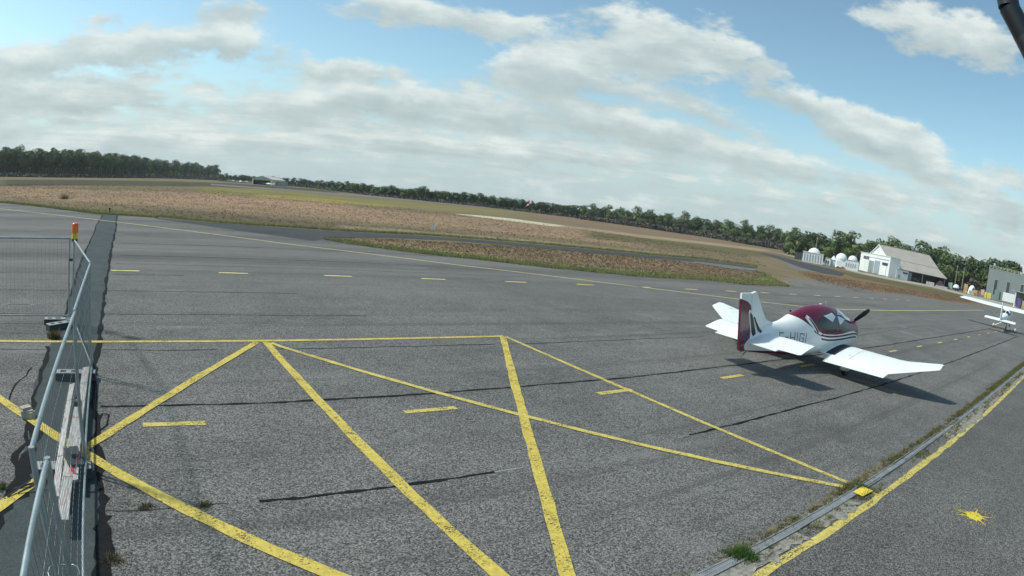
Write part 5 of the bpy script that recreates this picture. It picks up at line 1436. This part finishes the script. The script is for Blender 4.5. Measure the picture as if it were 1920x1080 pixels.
def make_tree(kind, seed):
    """unit-height tree standing at the origin"""
    r = random.Random(seed)
    name = {'pine': 'pine_tree', 'oak': 'broadleaf_tree', 'bare': 'shrubby_tree', 'umbrella': 'pine_tree'}[kind]
    root = thing(name, "x", "tree")
    tr = MB(); lobes = []
    if kind in ('pine', 'umbrella'):
        base = .50 if kind == 'pine' else .62
        bend = (r.uniform(-.03, .03), r.uniform(-.03, .03))
        tr.tube((0, 0, 0), (bend[0], bend[1], .5), .017, .013, 6); tr.tube((bend[0], bend[1], .5), (bend[0] * 1.4, bend[1] * 1.4, .93), .013, .005, 6)
        for k in range(r.randint(13, 16)):
            z = base - .06 + (1.04 - base) * (k + .4) / 16; a = r.uniform(0, 2 * PI)
            w_ = (.17 if kind == 'pine' else .24) * math.sin(PI * min(1, .18 + .8 * (1.02 - z) / (1.02 - base))) ** .7
            rr = r.uniform(.085, .125)
            x, y = bend[0] + math.cos(a) * w_ * r.uniform(.3, .9), bend[1] + math.sin(a) * w_ * r.uniform(.3, .9)
            lobes.append((x, y, z, rr, .75)); tr.tube((bend[0], bend[1], z - .06), (x, y, z), .006, .003, 4)
        lobes.append((bend[0] * 1.4, bend[1] * 1.4, .93, .065, .9))
        mat, n, s = m_pine, 900, .019
    elif kind == 'oak':
        tr.tube((0, 0, 0), (.01, 0, .35), .03, .022, 6)
        for k in range(9):
            a = r.uniform(0, 2 * PI); z = r.uniform(.30, .86); w_ = .30 * math.sin(PI * min(1, (1.05 - z) / .85)) 
            x, y = math.cos(a) * w_ * r.uniform(.2, .9), math.sin(a) * w_ * r.uniform(.2, .9)
            lobes.append((x, y, z, r.uniform(.12, .18), .85)); tr.tube((0, 0, .3), (x, y, z), .012, .004, 4)
        mat, n, s = m_oak, 900, .024
    else:
        for k in range(9):
            a = r.uniform(0, 2 * PI); z = r.uniform(.15, .8); w_ = .42 * (1.05 - z)
            x, y = math.cos(a) * w_ * r.uniform(.3, .9), math.sin(a) * w_ * r.uniform(.3, .9)
            lobes.append((x, y, z, r.uniform(.14, .22), .8)); tr.tube((0, 0, 0), (x, y, z), .014, .004, 4)
        mat, n, s = m_bare, 800, .024
    tr.build("trunk", m_bark, root)
    crown_obj("crown", lobes, n, s, mat, seed, root)
    return root
PROTO = {'pine': [make_tree('pine', s_) for s_ in (1, 2, 3, 4)], 'umbrella': [make_tree('umbrella', 9)], 'oak': [make_tree('oak', s_) for s_ in (5, 6)], 'bare': [make_tree('bare', s_) for s_ in (7, 8)]}
used = set()
TREE_COUNT = [0]
LM = [(97.5, "near the left picture edge"), (91, "above the far end of the dark trench"), (86.5, "towards the wood's right end"), (0, "beside the lone umbrella pine")]
FM = [(77.5, "behind the far hangar"), (71, "right of the far hangar"), (62.5, "around the white van"), (55.5, "between the white van and the windsock"), (0, "right behind the windsock")]
MM = [(44, "just right of the windsock"), (37, "above the pale track's end"), (0, "towards the white domes")]
RM = [(25, "behind the white domes"), (19.5, "behind the hangar gable"), (14, "behind the hangar roof"), (10.5, "between hangar and grey building"), (-20, "above the grey building")]
def where(c, s_, marks):
    a = math.degrees(math.atan2(s_, c))
    for lim, txt in marks:
        if a > lim: return txt
    return marks[-1][1]
def plant(kind, x, y, h, label, group, wide=1.0):
    p = rnd.choice(PROTO[kind])
    if p.name in used:
        o = copy_tree(p)
    else:
        o = p; used.add(p.name)
    o.location = (x, y, -.05); o.rotation_euler = (0, 0, rnd.uniform(0, 2 * PI))
    s_ = h * rnd.uniform(.93, 1.05)
    o.scale = (s_ * wide, s_ * wide, s_)
    o['label'] = label; o['group'] = group + ', ' + label.split(', ')[1] if ', ' in label else group; o['category'] = 'tree'
    TREE_COUNT[0] += 1
    return o
def along(line, n):
    """n points (x, y, h) spread evenly by bearing along a list of (x, y, h)"""
    a = [math.atan2(p[1], p[0]) for p in line]
    out = []
    for i in range(n):
        s_ = (i + .5) / n * (len(line) - 1) if False else None
        ang = a[0] + (a[-1] - a[0]) * (i + rnd.uniform(.2, .8)) / n
        for j in range(len(line) - 1):
            if (a[j] - ang) * (a[j + 1] - ang) <= 0 and a[j] != a[j + 1]:
                f_ = (ang - a[j]) / (a[j + 1] - a[j])
                R = 1 / ((1 - f_) / math.hypot(*line[j][:2]) + f_ / math.hypot(*line[j + 1][:2]))
                out.append((math.cos(ang), math.sin(ang), R, line[j][2] * (1 - f_) + line[j + 1][2] * f_)); break
    return out
LEFT = [(-92.5, 292.8, 13.55), (-70.7, 277.3, 12.13), (-55.2, 281.5, 11.97), (-45.3, 286.5, 11.85), (-21.5, 327.7, 12.32), (10.5, 435.2, 12.61), (33.7, 489.2, 12.86), (65.6, 543.7, 11.94)]
for row, (n_, dr, hh) in enumerate(((44, 0, .97), (36, 12, 1.02), (26, 26, 1.06))):
    for c_, s_, R, h in along(LEFT, n_):
        R2 = R + dr + rnd.uniform(-3, 5)
        plant('pine', c_ * R2, s_ * R2, h * hh * R2 / R * rnd.uniform(.90, 1.04), ["dark front-row pine of the left wood, ", "dark second-row pine of the left wood, ", "back-row pine top of the left wood, "][row] + where(c_, s_, LM), ["front row pines of the left wood", "middle pines of the left wood", "back pines of the left wood"][row], 1.45)
x_, y_, h_ = (60.7, 522.6, 12.79)
plant('umbrella', x_, y_, h_, "lone umbrella-shaped pine at the right end of the left pine wood", "lone pine", 1.3)['group'] = "lone pine"
FAR = [(56.11, 456.56, 6.01), (79.36, 453.1, 5.97), (110.29, 436.27, 6.45), (121.65, 412.43, 6.21), (110.4, 320.0, 5.8), (111.3, 282.4, 5.47), (125.0, 274.6, 5.98), (136.1, 273.5, 6.59), (153.0, 276.9, 6.56), (174.7, 286.4, 6.97), (186.8, 278.6, 6.97), (203.2, 276.5, 6.83), (225.2, 280.4, 7.79), (255.6, 291.5, 9.06)]
for c_, s_, R, h in along(FAR, 78):
    R2 = R + rnd.uniform(0, 14)
    plant(rnd.choice(['pine', 'pine', 'pine', 'oak']), c_ * R2, s_ * R2, h * R2 / R * rnd.uniform(.88, 1.06), "distant tree of the low line beyond the runway, " + where(c_, s_, FM), "trees of the distant tree line", 1.9)
MID = [(223.4, 259.2, 8.29), (246.3, 257.5, 9.86), (265.6, 254.7, 11.12), (267.7, 235.3, 11.67), (302.1, 243.0, 13.0), (318.6, 234.1, 13.56), (313.5, 209.7, 13.86), (347.6, 211.0, 15.57), (330.7, 185.0, 15.75)]
for row, (n_, dr, hh, kinds, lab, grp) in enumerate(((20, -3, .62, ('bare', 'oak', 'bare'), "low brownish tree before the mixed wood, ", "low trees before the mixed wood"), (26, 8, .92, ('oak', 'pine', 'pine'), "green tree of the mixed wood, ", "green trees of the mixed wood"), (14, 24, 1.05, ('pine',), "dark pine at the back of the mixed wood, ", "back pines of the mixed wood"))):
    for c_, s_, R, h in along(MID, n_):
        R2 = R + dr + rnd.uniform(-3, 5)
        plant(rnd.choice(kinds), c_ * R2, s_ * R2, h * hh * R2 / R * rnd.uniform(.85, 1.1), lab + where(c_, s_, MM), grp, 1.35)
RIGHT = [(233.74, 135.15, 10.86), (231.3, 123.06, 11.12), (231.91, 113.05, 11.72), (233.04, 103.53, 12.36), (233.86, 93.89, 11.99), (235.17, 84.82, 13.11), (234.84, 79.7, 11.84), (234.95, 72.91, 13.77), (236.87, 66.4, 13.81), (238.2, 57.33, 13.66), (239.99, 49.3, 12.22), (241.43, 41.66, 13.9), (243.14, 30.14, 13.58), (244.1, 20.96, 14.39)]
for row, (n_, dr, hh, kinds, lab, grp) in enumerate(((20, -14, .66, ('oak', 'bare', 'oak'), "lower leafy tree at the foot of the right wood, ", "leafy trees behind the hangar"), (24, 0, .98, ('pine',), "tall green pine of the right wood, ", "tall pines behind the hangar"), (14, 14, 1.04, ('pine',), "second-row tall pine of the right wood, ", "second-row pines behind the hangar"))):
    for c_, s_, R, h in along(RIGHT, n_):
        R2 = R + dr + rnd.uniform(-4, 4)
        plant(rnd.choice(kinds), c_ * R2, s_ * R2, h * hh * R2 / R * rnd.uniform(.9, 1.08), lab + where(c_, s_, RM), grp, 1.6)
for ps in PROTO.values():
    for p in ps:
        if p.name not in used:
            for ch in list(p.children): bpy.data.objects.remove(ch)
            bpy.data.objects.remove(p)
# woodland depth behind the countable trees, and undergrowth at its feet
def mass(name, label, line, dr, depth, zlo, zhi, n, size, mat, seed, top=.9, kindw="woodland"):
    r = np.random.default_rng(seed)
    pts = []
    L = along(line, 400)
    for _ in range(n):
        c_, s_, R, h = L[int(r.integers(len(L)))]
        ph = r.uniform(0, 1)
        R2 = R + dr + r.uniform(0, depth)
        aa = math.atan2(s_, c_) + r.normal(0, .003)
        wob = .86 + .14 * math.sin(aa * 210 + seed) * math.sin(aa * 77)
        pts.append((math.cos(aa) * R2, math.sin(aa) * R2, (zlo + (zhi - zlo) * ph) * h * top * wob * R2 / R))
    C = np.array(pts); n = len(C)
    a = r.normal(0, 1, (n, 3)); a /= np.linalg.norm(a, axis=1)[:, None]
    b = np.cross(a, r.normal(0, 1, (n, 3))); b /= np.linalg.norm(b, axis=1)[:, None]
    s = size * r.uniform(.5, 1.3, (n, 1))
    V = np.stack([C - a * s - b * s * .7, C + a * s - b * s * .5, C + a * s * .8 + b * s * .7, C - a * s * .7 + b * s * .6], 1)
    me = bpy.data.meshes.new(name)
    me.from_pydata(V.reshape(-1, 3).tolist(), [], np.arange(n * 4).reshape(-1, 4).tolist())
    ca = me.color_attributes.new("tint", 'FLOAT_COLOR', 'POINT')
    tt = np.repeat(r.uniform(0, .9, n), 4); ca.data.foreach_set('color', np.stack([tt, tt, tt, np.ones_like(tt)], 1).ravel())
    oa = me.attributes.new('outward', 'FLOAT_VECTOR', 'POINT'); ov = -C / np.linalg.norm(C, axis=1)[:, None] * .5 + np.array([0, 0, .8]) + r.normal(0, .3, C.shape); oa.data.foreach_set('vector', np.repeat(ov, 4, 0).ravel())
    me.materials.append(mat)
    o = bpy.data.objects.new(name, me); COL.objects.link(o)
    return tag(o, label, kindw, kind='stuff')
mass("woodland", "depth of the dense left pine wood behind its front pines", LEFT, 30, 30, .0, .88, 9000, 1.1, m_pine, 1)
mass("woodland", "depth of the distant tree line beyond the runway", FAR, 8, 16, .0, .90, 7000, .8, m_pine, 2)
mass("woodland", "depth of the mixed wood right of the windsock", MID, 18, 22, .0, .84, 6500, 1.0, m_oak, 3)
mass("woodland", "depth of the wood behind the hangar and the grey building", RIGHT, 4, 22, .0, .92, 7000, 1.0, m_pine, 4)
mass("undergrowth", "low scrub along the foot of the left pine wood", LEFT, -16, 14, .0, .14, 3600, .5, m_bare, 5, 1.0, "scrub")
mass("undergrowth", "low scrub along the foot of the distant tree line", FAR, -6, 8, .0, .22, 2600, .4, m_bare, 6, 1.0, "scrub")
mass("undergrowth", "brownish scrub along the foot of the mixed wood", MID, -10, 10, .0, .28, 4200, .6, m_bare, 7, 1.0, "scrub")

# ------------------------------------------------------------------ haze: far trees fade a little
hm = bpy.data.materials.new("haze_air")
hm.use_nodes = True
ht = NT(hm.node_tree)
ho = ht.n('ShaderNodeOutputMaterial'); hv = ht.n('ShaderNodeVolumePrincipled')
hv.inputs['Color'].default_value = (.88, .95, 1.0, 1)
hv.inputs['Density'].default_value = 0.00016
hv.inputs['Anisotropy'].default_value = 0.3
ht.t.links.new(hv.outputs[0], ho.inputs['Volume'])
q = MB(); q.box((0, 0, 14.0), (13400, 13400, 30.0))
hz = q.build("haze", hm)
hz['kind'] = 'stuff'; hz['label'] = "thin summer haze over the airfield"; hz['category'] = 'haze'
